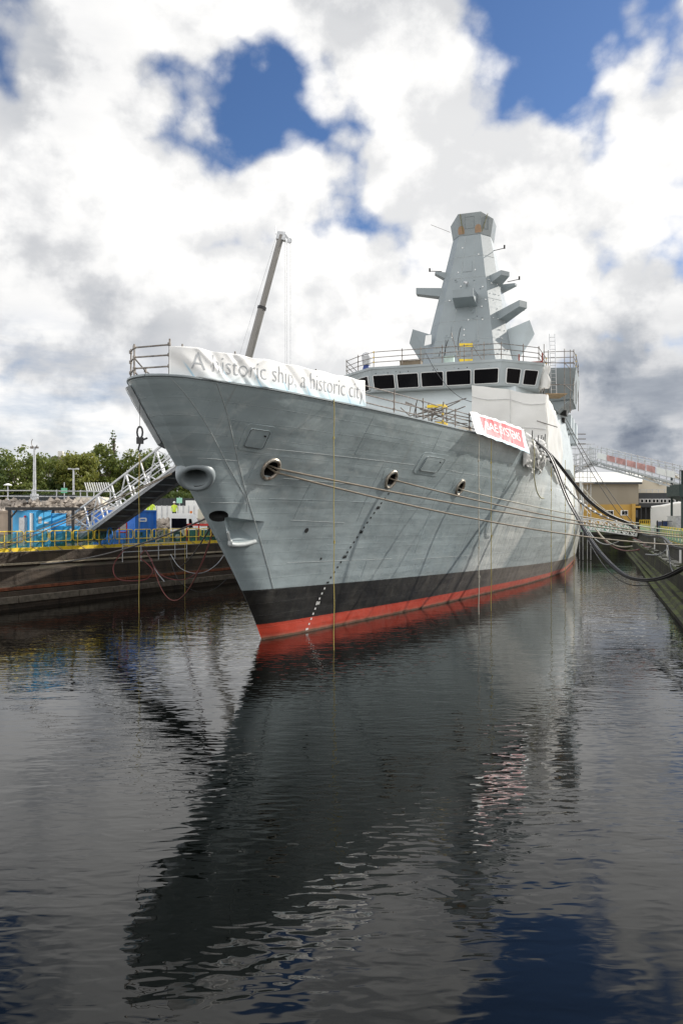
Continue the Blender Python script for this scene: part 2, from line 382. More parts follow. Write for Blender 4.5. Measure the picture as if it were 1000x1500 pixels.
M_PALE=mat('ship_pale_grey',(.47,.525,.545),.45,0,.06,.7,dirt=(.40,.42,.42),dirt_amt=.4)
M_DARK=mat('dark_recess',(.012,.012,.012),.7)
M_RIM=mat('bare_steel_rim',(.42,.38,.32),.4,.55,.35,9,dirt=(.16,.07,.03),dirt_amt=.9)
M_FRAME=mat('window_frame',(.58,.59,.59),.5,0,.08,3)
M_WHITE=mat('white_paint',(.78,.78,.76),.45,0,.05,2)
M_GLASS=mat('bridge_glass',(.004,.004,.005),.15,0,.05,2,spec=.12)
M_STEEL=mat('scaffold_steel',(.20,.18,.16),.5,.5,.45,6,dirt=(.11,.05,.03),dirt_amt=.8)
M_GALV=mat('galvanised_steel',(.50,.51,.52),.45,.5,.2,5)
M_BLACK=mat('black_rubber',(.012,.012,.013),.42,0,.3,5)
M_YEL=mat('yellow_paint',(.78,.55,.03),.5,0,.12,3,dirt=(.3,.2,.05),dirt_amt=.4)
M_SHEET=mat('white_sheeting',(.80,.80,.78),.6,0,.04,1.2,bump=.012)
_nt=M_SHEET.node_tree; _t=N(_nt,'ShaderNodeBsdfTranslucent'); _t.inputs[0].default_value=(.80,.79,.76,1); _m=N(_nt,'ShaderNodeMixShader'); _m.inputs[0].default_value=.3
L(_nt,_nt.nodes['Principled BSDF'].outputs[0],_m.inputs[1]); L(_nt,_t.outputs[0],_m.inputs[2]); L(_nt,_m.outputs[0],_nt.nodes['Material Output'].inputs['Surface'])
# hull solid
NU,NZ=170,44
ulist=[ (i/NU)**2.3 for i in range(NU+1)]
zlist=[-2+10.5*j/NZ for j in range(NZ+1)]
hb=MB(); vs=[]; idx={}
def vid(side,i,j):
    k=(0 if i==0 else side,i,j)
    if k not in idx:
        t,s=hull_pt(ulist[i],zlist[j]); t=0.0 if i==0 else max(t,.004)
        idx[k]=len(vs); vs.append((side*t,s,zlist[j]))
    return idx[k]
fs=[]
for j in range(NZ):
    for i in range(NU):
        for sd in (1,-1):
            q=[vid(sd,i,j),vid(sd,i+1,j),vid(sd,i+1,j+1),vid(sd,i,j+1)]
            q=[a for n_,a in enumerate(q) if a not in q[:n_]]
            fs.append(tuple(q if sd==1 else q[::-1]))
for j,rev in ((0,False),(NZ,True)):
    for i in range(NU):
        q=[vid(1,i,j),vid(-1,i,j),vid(-1,i+1,j),vid(1,i+1,j)]
        q=[a for n_,a in enumerate(q) if a not in q[:n_]]
        fs.append(tuple(q[::-1] if rev else q))
tr=[vid(1,NU,j) for j in range(NZ+1)]+[vid(-1,NU,j) for j in range(NZ,-1,-1)]
fs.append(tuple(tr))
hb.add(vs,fs)
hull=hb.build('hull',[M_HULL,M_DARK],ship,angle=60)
def hp(u,z,off=0.0,side=1):
    """point on the hull (and outward normal) in ship coordinates"""
    e=.0006+u*.01
    def q(uu,zz):
        if uu<0: t,s=hull_pt(-uu,zz); return Vector((-side*t,s,zz))
        t,s=hull_pt(uu,zz); return Vector((side*t,s,zz))
    a=q(u+e,z)-q(u-e,z); b_=q(u,z+.02)-q(u,z-.02)
    n=a.cross(b_).normalized()*side
    return q(u,z)+n*off,n
def frame_at(u,z,side=1):
    p,n=hp(u,z,0,side); right=Vector((0,0,1)).cross(n).normalized(); up=n.cross(right)
    return p,n,right,up
# cutters for the fairleads, stem hawse and the anchor pocket
FAIR=[(.0232,6.17,.34),(.0771,6.12,.34),(.1277,6.02,.34)]
cut=MB()
for (u,z,r) in FAIR:
    p,n,a,b_=frame_at(u,z); ring=lambda d,rr:[p+n*d+(a*math.cos(k*math.pi/12)+b_*math.sin(k*math.pi/12))*rr for k in range(24)]
    cut.hexa(ring(-.9,r*.85),ring(.3,r))
HW=(.0006,5.76)
p,n,a,b_=frame_at(*HW); hwf=(p,n,a,b_)
cut.hexa([p-n*1.3+(a*.42*math.cos(k*math.pi/14)*.75+b_*.36*math.sin(k*math.pi/14)*.75) for k in range(28)],[p+n*.5+(a*.42*math.cos(k*math.pi/14)+b_*.36*math.sin(k*math.pi/14)) for k in range(28)])
pk=[hp(.0022,4.52)[0],hp(.0014,3.66)[0],hp(.0094,3.74)[0],hp(.0154,4.36)[0]]
pn=(hp(.006,4.1)[1]).normalized()
cen=sum(pk,Vector())/4
outer=[q+pn*.5+(q-cen)*.12 for q in pk]; surf=pk
inner=[cen+(q-cen)*.40+Vector((.02,.1,.06))-pn*.42 for q in pk]
cut.hexa(inner,[q+pn*.5+(q-cen)*.75 for q in pk])
pc,ncv=hp(.0016,4.6)
ca=MB()
def ellip(mb,c,rx,ry,rz,nu=18,nv=12):
    mb.grid(lambda x,y:(c[0]+rx*math.cos(x*2*math.pi)*math.sin(y*math.pi),c[1]+ry*math.sin(x*2*math.pi)*math.sin(y*math.pi),c[2]+rz*math.cos(y*math.pi)),nu,nv)
def booldiff(ob,mbs):
    for mb_ in mbs:
        k=mb_.build('cutter',M_DARK,ship,smooth=False)
        bm=bmesh.new(); bm.from_mesh(k.data); bmesh.ops.remove_doubles(bm,verts=bm.verts,dist=1e-5); bmesh.ops.recalc_face_normals(bm,faces=bm.faces); bm.to_mesh(k.data); bm.free()
        md=ob.modifiers.new('cut','BOOLEAN'); md.operation='DIFFERENCE'; md.solver='EXACT'; md.object=k
        md.material_mode='TRANSFER'
        dg=bpy.context.evaluated_depsgraph_get(); dg.update()
        me=bpy.data.meshes.new_from_object(ob.evaluated_get(dg)); ob.modifiers.clear()
        old=ob.data; ob.data=me; bpy.data.meshes.remove(old); bpy.data.objects.remove(k)
ellip(ca,(pc.x-.0,pc.y+.0,pc.z-.02),.32,.38,.20)
pocketcut=MB(); pocketcut.v=cut.v[-8:]; pocketcut.f=cut.f[-6:]
base_=len(cut.v)-8; pocketcut.f=[tuple(i-base_ for i in f) for f in pocketcut.f]; pocketcut.mi=[0]*6
cut.v=cut.v[:-8]; cut.f=cut.f[:-6]; cut.mi=cut.mi[:-6]
booldiff(hull,[cut,ca])
# the pocket is painted like the hull: cut it with the hull colour
k=None
_d=M_DARK; M_DARK_SAVE=M_DARK; M_DARK=M_HULL
booldiff(hull,[pocketcut]); M_DARK=_d
hull.data.polygons.foreach_set('use_smooth',[True]*len(hull.data.polygons)); hull.data.set_sharp_from_angle(angle=R(40))
# fairlead rims
def rim(u_z,rx,ry,r,name,m,push=.03):
    p,n,a,b_=frame_at(*u_z) if not isinstance(u_z[0],Vector) else u_z
    t=MB(); t.tube([p+n*push+a*rx*math.cos(k*math.pi/18)+b_*ry*math.sin(k*math.pi/18) for k in range(36)],r,10,closed=True)
    return t.build(name,m,hull)
for (u,z,r) in FAIR: rim((u,z),r+.02,r+.02,.062,'fairlead',M_RIM)
# stem hawse: a thick trumpet-shaped casting
p,n,a,b_=hwf; hm=MB()
prof=[(1.0,-.35),(.99,-.12),(.94,-.02),(.84,.045),(.72,.05),(.62,.0),(.54,-.12),(.47,-.5),(.42,-1.1)]
def hring(x,y):
    i=y*(len(prof)-1); i0=min(int(i),len(prof)-2); f_=i-i0; rr=prof[i0][0]*(1-f_)+prof[i0+1][0]*f_; d=prof[i0][1]*(1-f_)+prof[i0+1][1]*f_
    q=x*2*math.pi; return p+n*d+a*.62*rr*math.cos(q)+b_*.56*rr*math.sin(q)
hm.grid(hring,36,16); hm.build('hawse_ring',M_GREY,hull,angle=60)
# pocket lip
lip=MB()
lp=[pk[0]+(pk[1]-pk[0])*.35,pk[1],pk[2]]
def slab(mb,P0,P1,Q0,Q1,th,n):
    b0=[P0,P1,Q1,Q0]; mb.hexa([q-n*th for q in b0],[q+n*.0 for q in b0])
lo_=[q+pn*.07 for q in pk]; ml=lo_[0]*.5+lo_[1]*.5
lip.tube(spline([ml,lo_[1]*.75+ml*.25,lo_[1]+Vector((.02,0,0)),lo_[1]*.5+lo_[2]*.5+Vector((0,0,-.05)),lo_[2]],8),[.05]*8+[.085]*25,8)
lip.build('anchor_pocket_lip',mat('pocket_paint',(.52,.55,.54),.45,0,.1,3),hull,angle=60)
# weld seams (raised beads)
def seam(pts,w=.03,name='weld_seam',m=None,off=.006,step=10):
    mb=MB(); P=[]
    us=[Vector((q[0],q[1],0)) for q in pts]; us=spline(us,step) if len(us)>2 else [us[0].lerp(us[1],k/24) for k in range(25)]
    for q in us: P.append(hp(max(q.x,.00005),q.y,off*.2)[0])
    mb.tube(P,[w*.32]*len(P),6)
    return mb.build(name,m or M_PALE,hull)
M_SEAM=mat('weld_bead',(.36,.39,.39),.45,0,.2,8)
seam([(.0019,8.47),(.0061,7.3),(.0091,6.22),(.012,5.2),(.0108,4.75)],.03,m=M_SEAM)
seam([(.0109,8.46),(.0122,7.6),(.0127,6.65),(.0128,5.6),(.0124,4.5),(.0113,3.2),(.0101,1.96)],.045,m=M_SEAM)
for a0,a1,z0,z1 in ((.0127,.0918,6.8,6.78),(.0242,.06,5.9,5.82),(.0195,.075,2.88,2.72),(.0263,.05,4.45,4.34),(.0018,.0128,6.35,6.35),(.0012,.012,5.02,5.02),(.12,.17,6.7,6.62),(.09,.2,2.6,2.45),(.165,.24,5.95,5.85),(.1145,.125,6.75,6.73)):
    seam([(a0,z0),(a1,z1)],.026,m=M_SEAM)
def uof(s,z): return (s-stem(z))/(S_END-stem(z))
for (s_,z0,z1) in ((1.2,8.3,6.9),(3.4,6.7,4.4),(6.8,8.3,6.9),(9.2,5.7,2.9),(12.6,8.2,6.8),(14.4,4.6,2.6),(17.2,6.6,3.4),(21.0,8.0,5.9),(25.5,5.8,2.4),(-.4,5.8,4.5),(5.2,2.7,2.0)):
    seam([(uof(s_,z0),z0),(uof(s_,z1),z1)],.018,m=M_HULL)
for (s0,s1,z) in ((1,9,7.7),(-2,4,5.2),(7,16,4.9),(10,20,3.6),(2,8,3.5),(15,24,7.4)):
    seam([(uof(s0,z),z),(uof((s0+s1)/2,z-.01),z-.01),(uof(s1,z-.04),z-.04)],.018,m=M_HULL)
# shell doors: outer doubler plate and raised door
def patch(cor,off,inset,r=.16,thick=.02,name='shell_hatch',m=None,parent=None,hole=None):
    """cor: four (u,z) corners TL,TR,BR,BL; rounded plate lying on the hull"""
    def pt(x,y,o):
        x=inset+(1-2*inset)*x; y=inset+(1-2*inset)*y
        tl,tr_,br,bl=cor
        u=(tl[0]*(1-x)+tr_[0]*x)*(1-y)+(bl[0]*(1-x)+br[0]*x)*y; z=(tl[1]*(1-x)+tr_[1]*x)*(1-y)+(bl[1]*(1-x)+br[1]*x)*y
        return hp(u,z,o)[0]
    out=[]
    for (cx,cy,a0) in ((1-r,r,-90),(1-r,1-r,0),(r,1-r,90),(r,r,180)):
        for k in range(6):
            q=R(a0+18*k); out.append((cx+r*math.cos(q),cy+r*math.sin(q)))
    mb=MB(); mb_top=[pt(x,y,off) for x,y in out]; mid=[pt(.5+(x-.5)*.5,.5+(y-.5)*.5,off) for x,y in out]; bot=[pt(x,y,-.03) for x,y in out]
    n=len(out)
    if hole:
        p_,n_,a_,b__=frame_at(hole[0],hole[1]); rr_=hole[2]+.015
        mid=[]
        for q in mb_top:
            v=q-p_; x_,y_=v.dot(a_),v.dot(b__); l_=math.hypot(x_,y_); mid.append(p_+n_*(off+.004)+a_*x_/l_*rr_+b__*y_/l_*rr_)
        mb.add(bot+mb_top+mid,[(i,(i+1)%n,n+(i+1)%n,n+i) for i in range(n)]+[(n+i,n+(i+1)%n,2*n+(i+1)%n,2*n+i) for i in range(n)])
    else: mb.add(bot+mb_top+mid+[pt(.5,.5,off)],[(i,(i+1)%n,n+(i+1)%n,n+i) for i in range(n)]+[(n+i,n+(i+1)%n,2*n+(i+1)%n,2*n+i) for i in range(n)]+[(2*n+i,2*n+(i+1)%n,3*n) for i in range(n)])
    return mb.build(name,m or M_HULL,parent or hull,angle=50),pt
H1=[(.0178,7.49),(.0263,7.47),(.0220,6.64),(.0130,6.69)]
H2=[(.0975,7.36),(.1180,7.36),(.1085,6.40),(.0905,6.46)]
for Hh in (H1,H2):
    d,pt=patch(Hh,.018,0,.14)
    d2,pt=patch(Hh,.05,.16,.10,name='hatch_door')
    hb2=MB(); c_=pt(.8,.28,.05); nn=hp(Hh[0][0],7.1)[1]; hb2.tube([c_,c_+nn*.05],.03,8); hb2.build('latch',M_DARK,hull)
    e2=MB(); e2.tube([pt(.5+(math.copysign(min(abs(x-.5)*1.02,.52),x-.5)),y,.052) for x,y in [(0.02,.1),(.02,.9),(.1,.99),(.9,.99),(.98,.9),(.98,.1),(.9,.01),(.1,.01)]],.008,5,closed=True); e2.build('hatch_seal',M_DARK,hull)
patch([(.0215,6.66),(.0310,6.62),(.0255,5.62),(.0135,5.66)],.008,0,.14,name='doubler_plate',hole=FAIR[0])
patch([(.0735,6.52),(.0840,6.52),(.0795,5.75),(.0705,5.75)],.007,0,.14,name='doubler_plate',hole=FAIR[1])
patch([(.1225,6.42),(.1350,6.42),(.132,5.65),(.120,5.65)],.007,0,.14,name='doubler_plate',hole=FAIR[2])
# overboard discharge
p,n,a,b_=frame_at(.0317,4.07); t=MB(); t.tube([p-n*.02,p+n*.012],.10,16); t.build('discharge_port',M_DARK,hull)
p,n,a,b_=frame_at(.0350,2.95); t=MB(); t.tube([p-n*.02,p+n*.012],.05,12); t.build('discharge_port',M_DARK,hull)
# draught marks: white ticks below, black ticks and figures above
dm=pchip([(.1,.0199),(1.77,.0338),(2.79,.0448),(5.78,.0785)])
for (z0,z1,m) in ((.12,1.8,M_WHITE),(1.95,5.75,M_DARK)):
    mb=MB(); z=z0; k=0
    while z<z1:
        u=dm(z); p,n,a,b_=frame_at(u,z); p=p+n*.008
        w_=.10 if k%5 else .17; hgt=.045
        mb.add([p-a*w_/2-b_*hgt,p+a*w_/2-b_*hgt,p+a*w_/2+b_*hgt*.9,p-a*w_/2+b_*hgt*.9],[(0,1,2,3)])
        if k%5==0 and k:
            vs_t,fs_t=text_mesh('%dM'%(4+int(z)),.2,.006)
            mb.add([p+a*(x-.10)+b_*(y-.05)+n*.004 for x,y,_ in vs_t],fs_t)
        z+=.2; k+=1
    mb.build('draught_marks',m,hull)
# bow edge bar and deck sheet
mb=MB()
for sd in (1,-1):
    P=[Vector((sd*hull_pt(u,8.5)[0],hull_pt(u,8.5)[1],8.53)) for u in ulist if u<.6]; mb.tube(P,.045,6)
mb.build('gunwale_bar',M_GREY,hull)
mb=MB(); mb.grid(lambda x,y:(lambda t,s:((2*y-1)*max(0,t-.05),s,8.506))(*hull_pt(x**2*.9+.0004,8.5)),60,2)
mb.build('deck',mat('deck_paint',(.12,.13,.13),.8,0,.2,2),ship)
# pale board fixed to the starboard bow
M_BLUE1=mat('pale_blue_print',(.35,.6,.75),.5)
mb=MB()
def nb(x,y,o):
    z=6.85+1.55*y; wd=.35+.65*math.sin(math.pi*min(1,.25+y*.75)); u=(.0035+.0135*x*wd)
    return hp(u,z,o,-1)[0]
mb.grid(lambda x,y:nb(x,y,.02),10,14); mb.grid(lambda x,y:nb(x,y,.16),10,14)
for e_ in (0,1): mb.grid(lambda x,y:nb(e_,x,.02+.14*y),14,1); mb.grid(lambda x,y:nb(x,e_,.02+.14*y),10,1)
bb_=mb.build('bow_badge',[mat('badge_white',(.7,.73,.75),.4,.2)],ship)
mb=MB(); mb.grid(lambda x,y:nb(.25+.5*x,.35+.6*y,.17),8,8); mb.build('badge_stripe',M_BLUE1,bb_)
# ------------------------------------------------------------------ superstructure
def tray(pts,z): return [(t,s,z) for t,s in pts]
sup=MB()
lo=[(-9.0,39.5),(-6.2,29.6),(6.2,29.6),(9.0,39.5),(8.6,58),(6.6,92),(-6.6,92),(-8.6,58)]
hi=[(-8.4,40.6),(-5.7,31.0),(5.7,31.0),(8.4,40.6),(8.0,58),(6.2,90),(-6.2,90),(-8.0,58)]
sup.hexa(tray(lo,8.45),tray(hi,14.02))
superstructure=sup.build('superstructure',M_PALE,ship,smooth=False)
# bridge: windows band leaning out, roof
br=MB()
def bring(o,z): # plan grows by o
    return [(-7.3-o,32.6-o*.6),(-4.7-o*.3,30.2-o),(4.7+o*.3,30.2-o),(7.1+o,32.5-o*.6),(6.9+o,41),(-7.2-o,41)]
b0=tray(bring(0,0),14.03); b1=tray(bring(.42,0),15.62)
br.hexa(b0,b1); br.hexa(tray(bring(.47,0),15.62),tray(bring(.50,0),15.78))
bridge=br.build('bridge',M_MID,ship,smooth=False)
def win(P,x0,x1,y0,y1):
    """P: bottom-left, bottom-right, top-right, top-left of the wall seen from outside"""
    P=[Vector(q) for q in P]; n=(P[1]-P[0]).cross(P[3]-P[0]).normalized()
    def q(x,y,o): return (P[0]*(1-x)+P[1]*x)*(1-y)+(P[3]*(1-x)+P[2]*x)*y+n*o
    wdt=(P[1]-P[0]).length; fx=.05/wdt; fy=.05/(P[3]-P[0]).length
    fr=MB()
    def rr(x0,x1,y0,y1,r):
        o=[]
        for cx,cy,a0,sx,sy in ((x1,y0,-90,-1,1),(x1,y1,0,-1,-1),(x0,y1,90,1,-1),(x0,y0,180,1,1)):
            for k in range(4):
                a_=R(a0+30*k); o.append((cx+sx*r/wdt+r/wdt*math.cos(a_),cy+sy*r/1.6+r/1.6*math.sin(a_)))
        return o
    oo=rr(x0-fx,x1+fx,y0-fy,y1+fy,.14); ii=rr(x0,x1,y0,y1,.08); m=len(oo)
    V=[q(x,y,.10) for x,y in oo]+[q(x,y,.10) for x,y in ii]+[q(x,y,-.04) for x,y in oo]+[q(x,y,-.04) for x,y in ii]
    F_=[]
    for i in range(m):
        j=(i+1)%m; F_+=[(i,j,m+j,m+i),(2*m+i,2*m+j,j,i),(m+i,m+j,3*m+j,3*m+i)]
    fr.add(V,F_); fr.add([q(x,y,.065) for x,y in ii],[tuple(range(m))],1); fr.build('window',[M_FRAME,M_GLASS],bridge,smooth=False)
Pf=[b0[1],b0[2],b1[2],b1[1]]
for a_,b_ in ((.015,.188),(.208,.378),(.398,.572),(.592,.782),(.803,.988)): win(Pf,a_+.004,b_-.004,.11,.72)
Pr=[b0[2],b0[3],b1[3],b1[2]]
for a_,b_ in ((.14,.47),(.57,.9)): win(Pr,a_,b_,.12,.74)
Pl=[b0[0],b0[1],b1[1],b1[0]]
for a_,b_ in ((.12,.45),(.56,.9)): win(Pl,a_,b_,.12,.74)
Ps=[b0[3],b0[4],b1[4],b1[3]]
for k in range(3): win(Ps,.08+.17*k,.2+.17*k,.12,.74)
# band under the windows, wing structure to port with a dark raked underside
mb=MB()
mb.hexa([(7.0,37.0,13.6),(9.3,37.6,13.9),(9.3,44,13.9),(7.0,44,13.6)],[(7.0,36.4,16.2),(9.6,37.0,16.2),(9.6,44,16.2),(7.0,44,16.2)])
mb.hexa([(8.2,37.1,12.9),(9.2,37.8,13.9),(9.2,43,13.9),(8.2,43,12.9)],[(7.0,37.0,13.6),(9.3,37.6,13.93),(9.3,44,13.93),(7.0,44,13.6)])
mb.build('bridge_wing',M_GREY,superstructure,smooth=False)
for (s0,z0,w_,h_) in ((43,12.2,2.2,1.2),(47,12.2,2.4,1.4),(53,11.8,3,2)):
    mb=MB(); mb.hexa([(8.3,s0,z0),(8.9,s0+.3,z0),(8.9,s0+w_,z0),(8.3,s0+w_,z0)],[(8.2,s0,z0+h_),(8.9,s0+.6,z0+h_),(8.9,s0+w_,z0+h_),(8.2,s0+w_,z0+h_)]); mb.build('side_screen',M_PALE,superstructure,smooth=False)
mb=MB(); mb.box((8.25,39.4,12.9),(8.75,40.9,13.25)); mb.box((8.3,39.6,12.3),(8.6,40.6,12.7)); mb.build('side_vent',M_DARK,superstructure)
for k in range(3):
    mb=MB(); mb.tube([(8.4,58,13.2-.5*k),(9.6,58.4,13.2-.5*k)],.05,6); mb.build('side_boom',M_STEEL,superstructure)
mb=MB()
for i in range(30):
    x=-4.4+i*.31; 
    if rnd.random()<.45:
        c_=Vector((x,30.2-.3,15.38+rnd.uniform(-.08,.1))); mb.tube([c_,c_+Vector((0,-.06,0))],.04,6)
mb.build('deck_light',M_DARK,bridge)
# hangar / after part seen over the bridge
mb=MB(); mb.hexa(tray([(-7,44),(7,44),(7,60),(-7,60)],14.0),tray([(-6.2,44),(6.2,44),(6.2,60),(-6.2,60)],17.2)); mb.build('mast_house',M_PALE,superstructure,smooth=False)
# fore deck breakwater block seen below the bridge
mb=MB(); mb.hexa([(-5.5,25.5,8.5),(6.5,25.5,8.5),(6.5,29.7,8.5),(-5.5,29.7,8.5)],[(-5.5,25.7,10.6),(6.5,25.7,10.6),(6.5,29.7,10.6),(-5.5,29.7,10.6)])
mb.build('breakwater',mat('cream_primer',(.62,.55,.44),.6,0,.08,1),superstructure,smooth=False)
mb=MB(); mb.hexa([(-5.6,16,8.5),(-3.4,16,8.5),(-3.4,18.4,8.5),(-5.6,18.4,8.5)],[(-4.9,16.7,10.55),(-4.1,16.7,10.55),(-4.1,17.6,10.55),(-4.9,17.6,10.55)])
mb.build('gun_house',M_PALE,ship,smooth=False)
# ------------------------------------------------------------------ mast
def mring(hw,c,sf,db): # front half width, chamfer, front s, depth
    return [(-hw,sf),(hw,sf),(hw+c,sf+1.4*c),(hw+c,sf+db-c),(hw,sf+db),(-hw,sf+db),(-hw-c,sf+db-c),(-hw-c,sf+1.4*c)]
MZ=[(15.7,3.25,1.3,40.6,11.0),(18.6,2.72,1.16,41.5,9.4),(30.25,.98,.74,45.0,3.7)]
def mint(z):
    for i in range(2):
        if z<=MZ[i+1][0] or i==1:
            a_=MZ[i]; b_=MZ[i+1]; f_=(z-a_[0])/(b_[0]-a_[0]); return [a_[k]*(1-f_)+b_[k]*f_ for k in range(1,5)]
mm=MB()
for i in range(2):
    mm.hexa(tray(mring(*MZ[i][1:]),MZ[i][0]),tray(mring(*MZ[i+1][1:]),MZ[i+1][0]+(0 if i else 0)))
mast=mm.build('mast',M_GREY,ship,smooth=False)
cp=MB(); hw,c,sf,db=MZ[2][1:]
r0=mring(hw+.02,c,sf-.03,db+.06); r1=mring(hw+.05,c+.2,sf-.26,db+.46)
# cap rises towards the middle
zc=[32.15,32.15,31.85,31.85,32.0,32.0,31.85,31.6]
cp.hexa([(t,s,30.25) for t,s in r0],[(t,s,zc[i]) for i,(t,s) in enumerate(r1)])
cap=cp.build('mast_cap',mat('ship_dark_grey',(.20,.225,.23),.5,0,.08,1),mast,smooth=False)
def facept(ring0,ring1,z0,z1,i,x,y,o):
    P0=Vector((*ring0[i],z0));P1=Vector((*ring0[(i+1)%8],z0));Q1=Vector((*ring1[(i+1)%8],z1));Q0=Vector((*ring1[i],z1))
    n=(P1-P0).cross(Q0-P0).normalized(); return (P0*(1-x)+P1*x)*(1-y)+(Q0*(1-x)+Q1*x)*y+n*o
M_TAN=mat('tan_board',(.27,.17,.10),.6,0,.15,4)
for (i,x) in ((0,.12),(0,.88)):
    mb=MB(); P=[facept(r0,r1,30.25,32.1,i,x-.14,.06,.02),facept(r0,r1,30.25,32.1,i,x+.14,.06,.02),facept(r0,r1,30.25,32.1,i,x+.14,.3,.02)]
    P+=[facept(r0,r1,30.25,32.1,i,x+.14*math.cos(R(q)),.3+.16*math.sin(R(q)),.02) for q in (45,90,135)]+[facept(r0,r1,30.25,32.1,i,x-.14,.3,.02)]
    mb.add(P,[tuple(range(len(P)))]); mb.build('cap_opening',M_TAN,mast,smooth=False)
for i in (0,1):
    mb=MB(); q=[facept(r0,r1,30.25,32.1,i,x,y,.012) for x,y in ((.3,.3),(.7,.3),(.7,.85),(.3,.85))]
    mb.tube(q,.018,5,closed=True); mb.build('cap_hatch',M_GREY,mast)
for (i,x0,x1) in ((0,.2,.1),(1,.05,.5)):
    mb=MB(); mb.tube([facept(r0,r1,30.25,32.1,i,x0,.1,.08),facept(r0,r1,30.25,32.1,i,x1,1.02,.08)],.03,6); mb.build('cap_strap',mat('webbing',(.16,.15,.06),.8),mast)
mb=MB(); mb.tube([(-1.9,45.6,30.9),(-3.6,45,31.6)],.018,5); mb.build('whip_aerial',M_STEEL,mast)
def arm(pts_root,pts_tip,name='sensor_arm',m=None,par=None):
    mb=MB(); mb.hexa(pts_root,pts_tip); return mb.build(name,m or M_GREY,par or mast,smooth=False)
def boxarm(c0,c1,w0,w1,h0,h1,lift=.0,name='sensor_arm'):
    """tapered box from c0 to c1; wide along s, underside raked up towards the tip"""
    c0,c1=Vector(c0),Vector(c1); d=(c1-c0); d.z=0; d.normalize(); a_=Vector((-d.y,d.x,0))
    def sec(c,w_,h_): return [c-a_*w_/2+Vector((0,0,-h_)),c+a_*w_/2+Vector((0,0,-h_)),c+a_*w_/2,c-a_*w_/2]
    return arm(sec(c0,w0,h0),sec(c1,w1,h1),name)
# starboard yard, small starboard bracket
boxarm((-2.0,45.2,25.5),(-4.9,44.9,25.75),1.2,.9,.85,.55)
boxarm((-1.8,45.4,26.95),(-3.2,45.0,27.15),1.0,.7,.8,.18)
# forward box
mb=MB(); mb.hexa([(-1.0,44.4,22.7),(1.05,44.4,22.7),(.95,41.2,23.6),(-.85,41.2,23.6)],[(-1.0,44.4,24.3),(1.05,44.4,24.3),(.95,41.2,24.3),(-.85,41.2,24.3)]); mb.build('sensor_box',M_GREY,mast,smooth=False)
# port side
boxarm((1.8,45.2,26.1),(3.3,44.0,26.35),1.5,1.0,1.0,.4)
boxarm((2.6,44.2,22.55),(5.0,42.6,23.2),1.4,1.0,.85,.55)
boxarm((2.3,47.5,26.1),(3.9,46.9,26.0),.8,.4,.7,.2)
boxarm((2.6,48.5,24.0),(4.5,48.0,24.0),.8,.4,.7,.2)
for sd in (1,-1):
    x0=3.6; mb=MB()
    A=[(sd*3.0,44.7,21.2),(sd*5.3,45.0,22.1),(sd*5.7,45.3,20.9),(sd*4.1,44.8,18.3),(sd*3.2,44.4,18.8)]
    B=[(x-sd*.35,y+2.0,z+.1) for x,y,z in A]
    mb.hexa(A,B) if sd==1 else mb.hexa(A[::-1],B[::-1])
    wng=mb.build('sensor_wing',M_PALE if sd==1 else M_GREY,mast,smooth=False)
for (px_,s_,z_) in ((2.2,46,28.9),(3.4,47,26.25),(-2.9,45.2,27.25)):
    mb=MB(); d_=1 if px_>0 else -1
    mb.tube([(px_-d_*.3,s_,z_),(px_+d_*.8,s_-.2,z_+.08)],.035,6); mb.tube([(px_+d_*.8,s_-.2,z_+.03),(px_+d_*.8,s_-.2,z_+.34)],.08,8); mb.build('mast_lamp',M_DARK,mast)
# floodlight on the front face
def mface(z,x,o=0.0):
    hw,c,sf,db=mint(z); return Vector((hw*x,sf-o,z))
mb=MB(); q=mface(25.2,0); mb.tube([q,q+Vector((0,-.3,.1))],.05,6); mb.tube([q+Vector((-.16,-.3,.25)),q+Vector((.14,-.45,.1))],.13,8); mb.build('floodlight',M_GALV,mast)
# bolted studs
mb=MB(); mb2=MB()
for k in range(34):
    z=rnd.uniform(19.5,26); x=rnd.uniform(-.85,.9)
    q=mface(z,x); tgt=mb if k%3 else mb2; tgt.tube([q+Vector((0,.02,0)),q+Vector((0,-.07,.02))],.06,6)
for z in (18.7,19.05,19.5):
    for k in range(20):
        q=mface(z,-.92+k*.095); mb.tube([q+Vector((0,.02,0)),q+Vector((0,-.05,.02))],.05,6)
for k in range(30):
    z=rnd.choice([18.7,19.1,20.2,21,22,23,23.8,24.4,25.4,25.7]); f_=rnd.uniform(.12,.92); hw,c,sf,db=mint(z); q=Vector((hw+c*f_,sf+1.4*c*f_,z))
    mb2.tube([q+Vector((-.02,.02,0)),q+Vector((.045,-.03,.01))],.036,6)
for z,x in ((29,-.5),(28.2,.7),(26.6,-.55),(26.7,.45)):
    q=mface(z,x); mb2.tube([q,q+Vector((0,-.04,0))],.06,6)
mb.build('fixing_studs',M_GREY,mast); mb2.build('fixing_studs',M_WHITE,mast)
mb=MB(); mb.tube([(-2.95,42.2,20.2),(-2.95,42.15,20.9)],.5,12); mb.build('cover_patch',M_WHITE,mast) if False else None
q=Vector((-3.25,42.6,20.4)); mb=MB(); mb.add([q+Vector((-.35,-.25,-.5)),q+Vector((.35,-.55,-.45)),q+Vector((.4,-.6,.35)),q+Vector((-.2,-.3,.4))],[(0,1,2,3)]); mb.build('cover_patch',M_WHITE,mast)
for z in (20.1,21.9,23.9,26.0,28.1):
    hw_,c_,sf_,db_=mint(z); mb=MB(); mb.tube([(-hw_-c_-.004,sf_+1.4*c_-.004,z),(-hw_,sf_-.006,z),(hw_,sf_-.006,z),(hw_+c_+.004,sf_+1.4*c_-.004,z)],.014,5); mb.build('panel_seam',M_SEAM,mast)
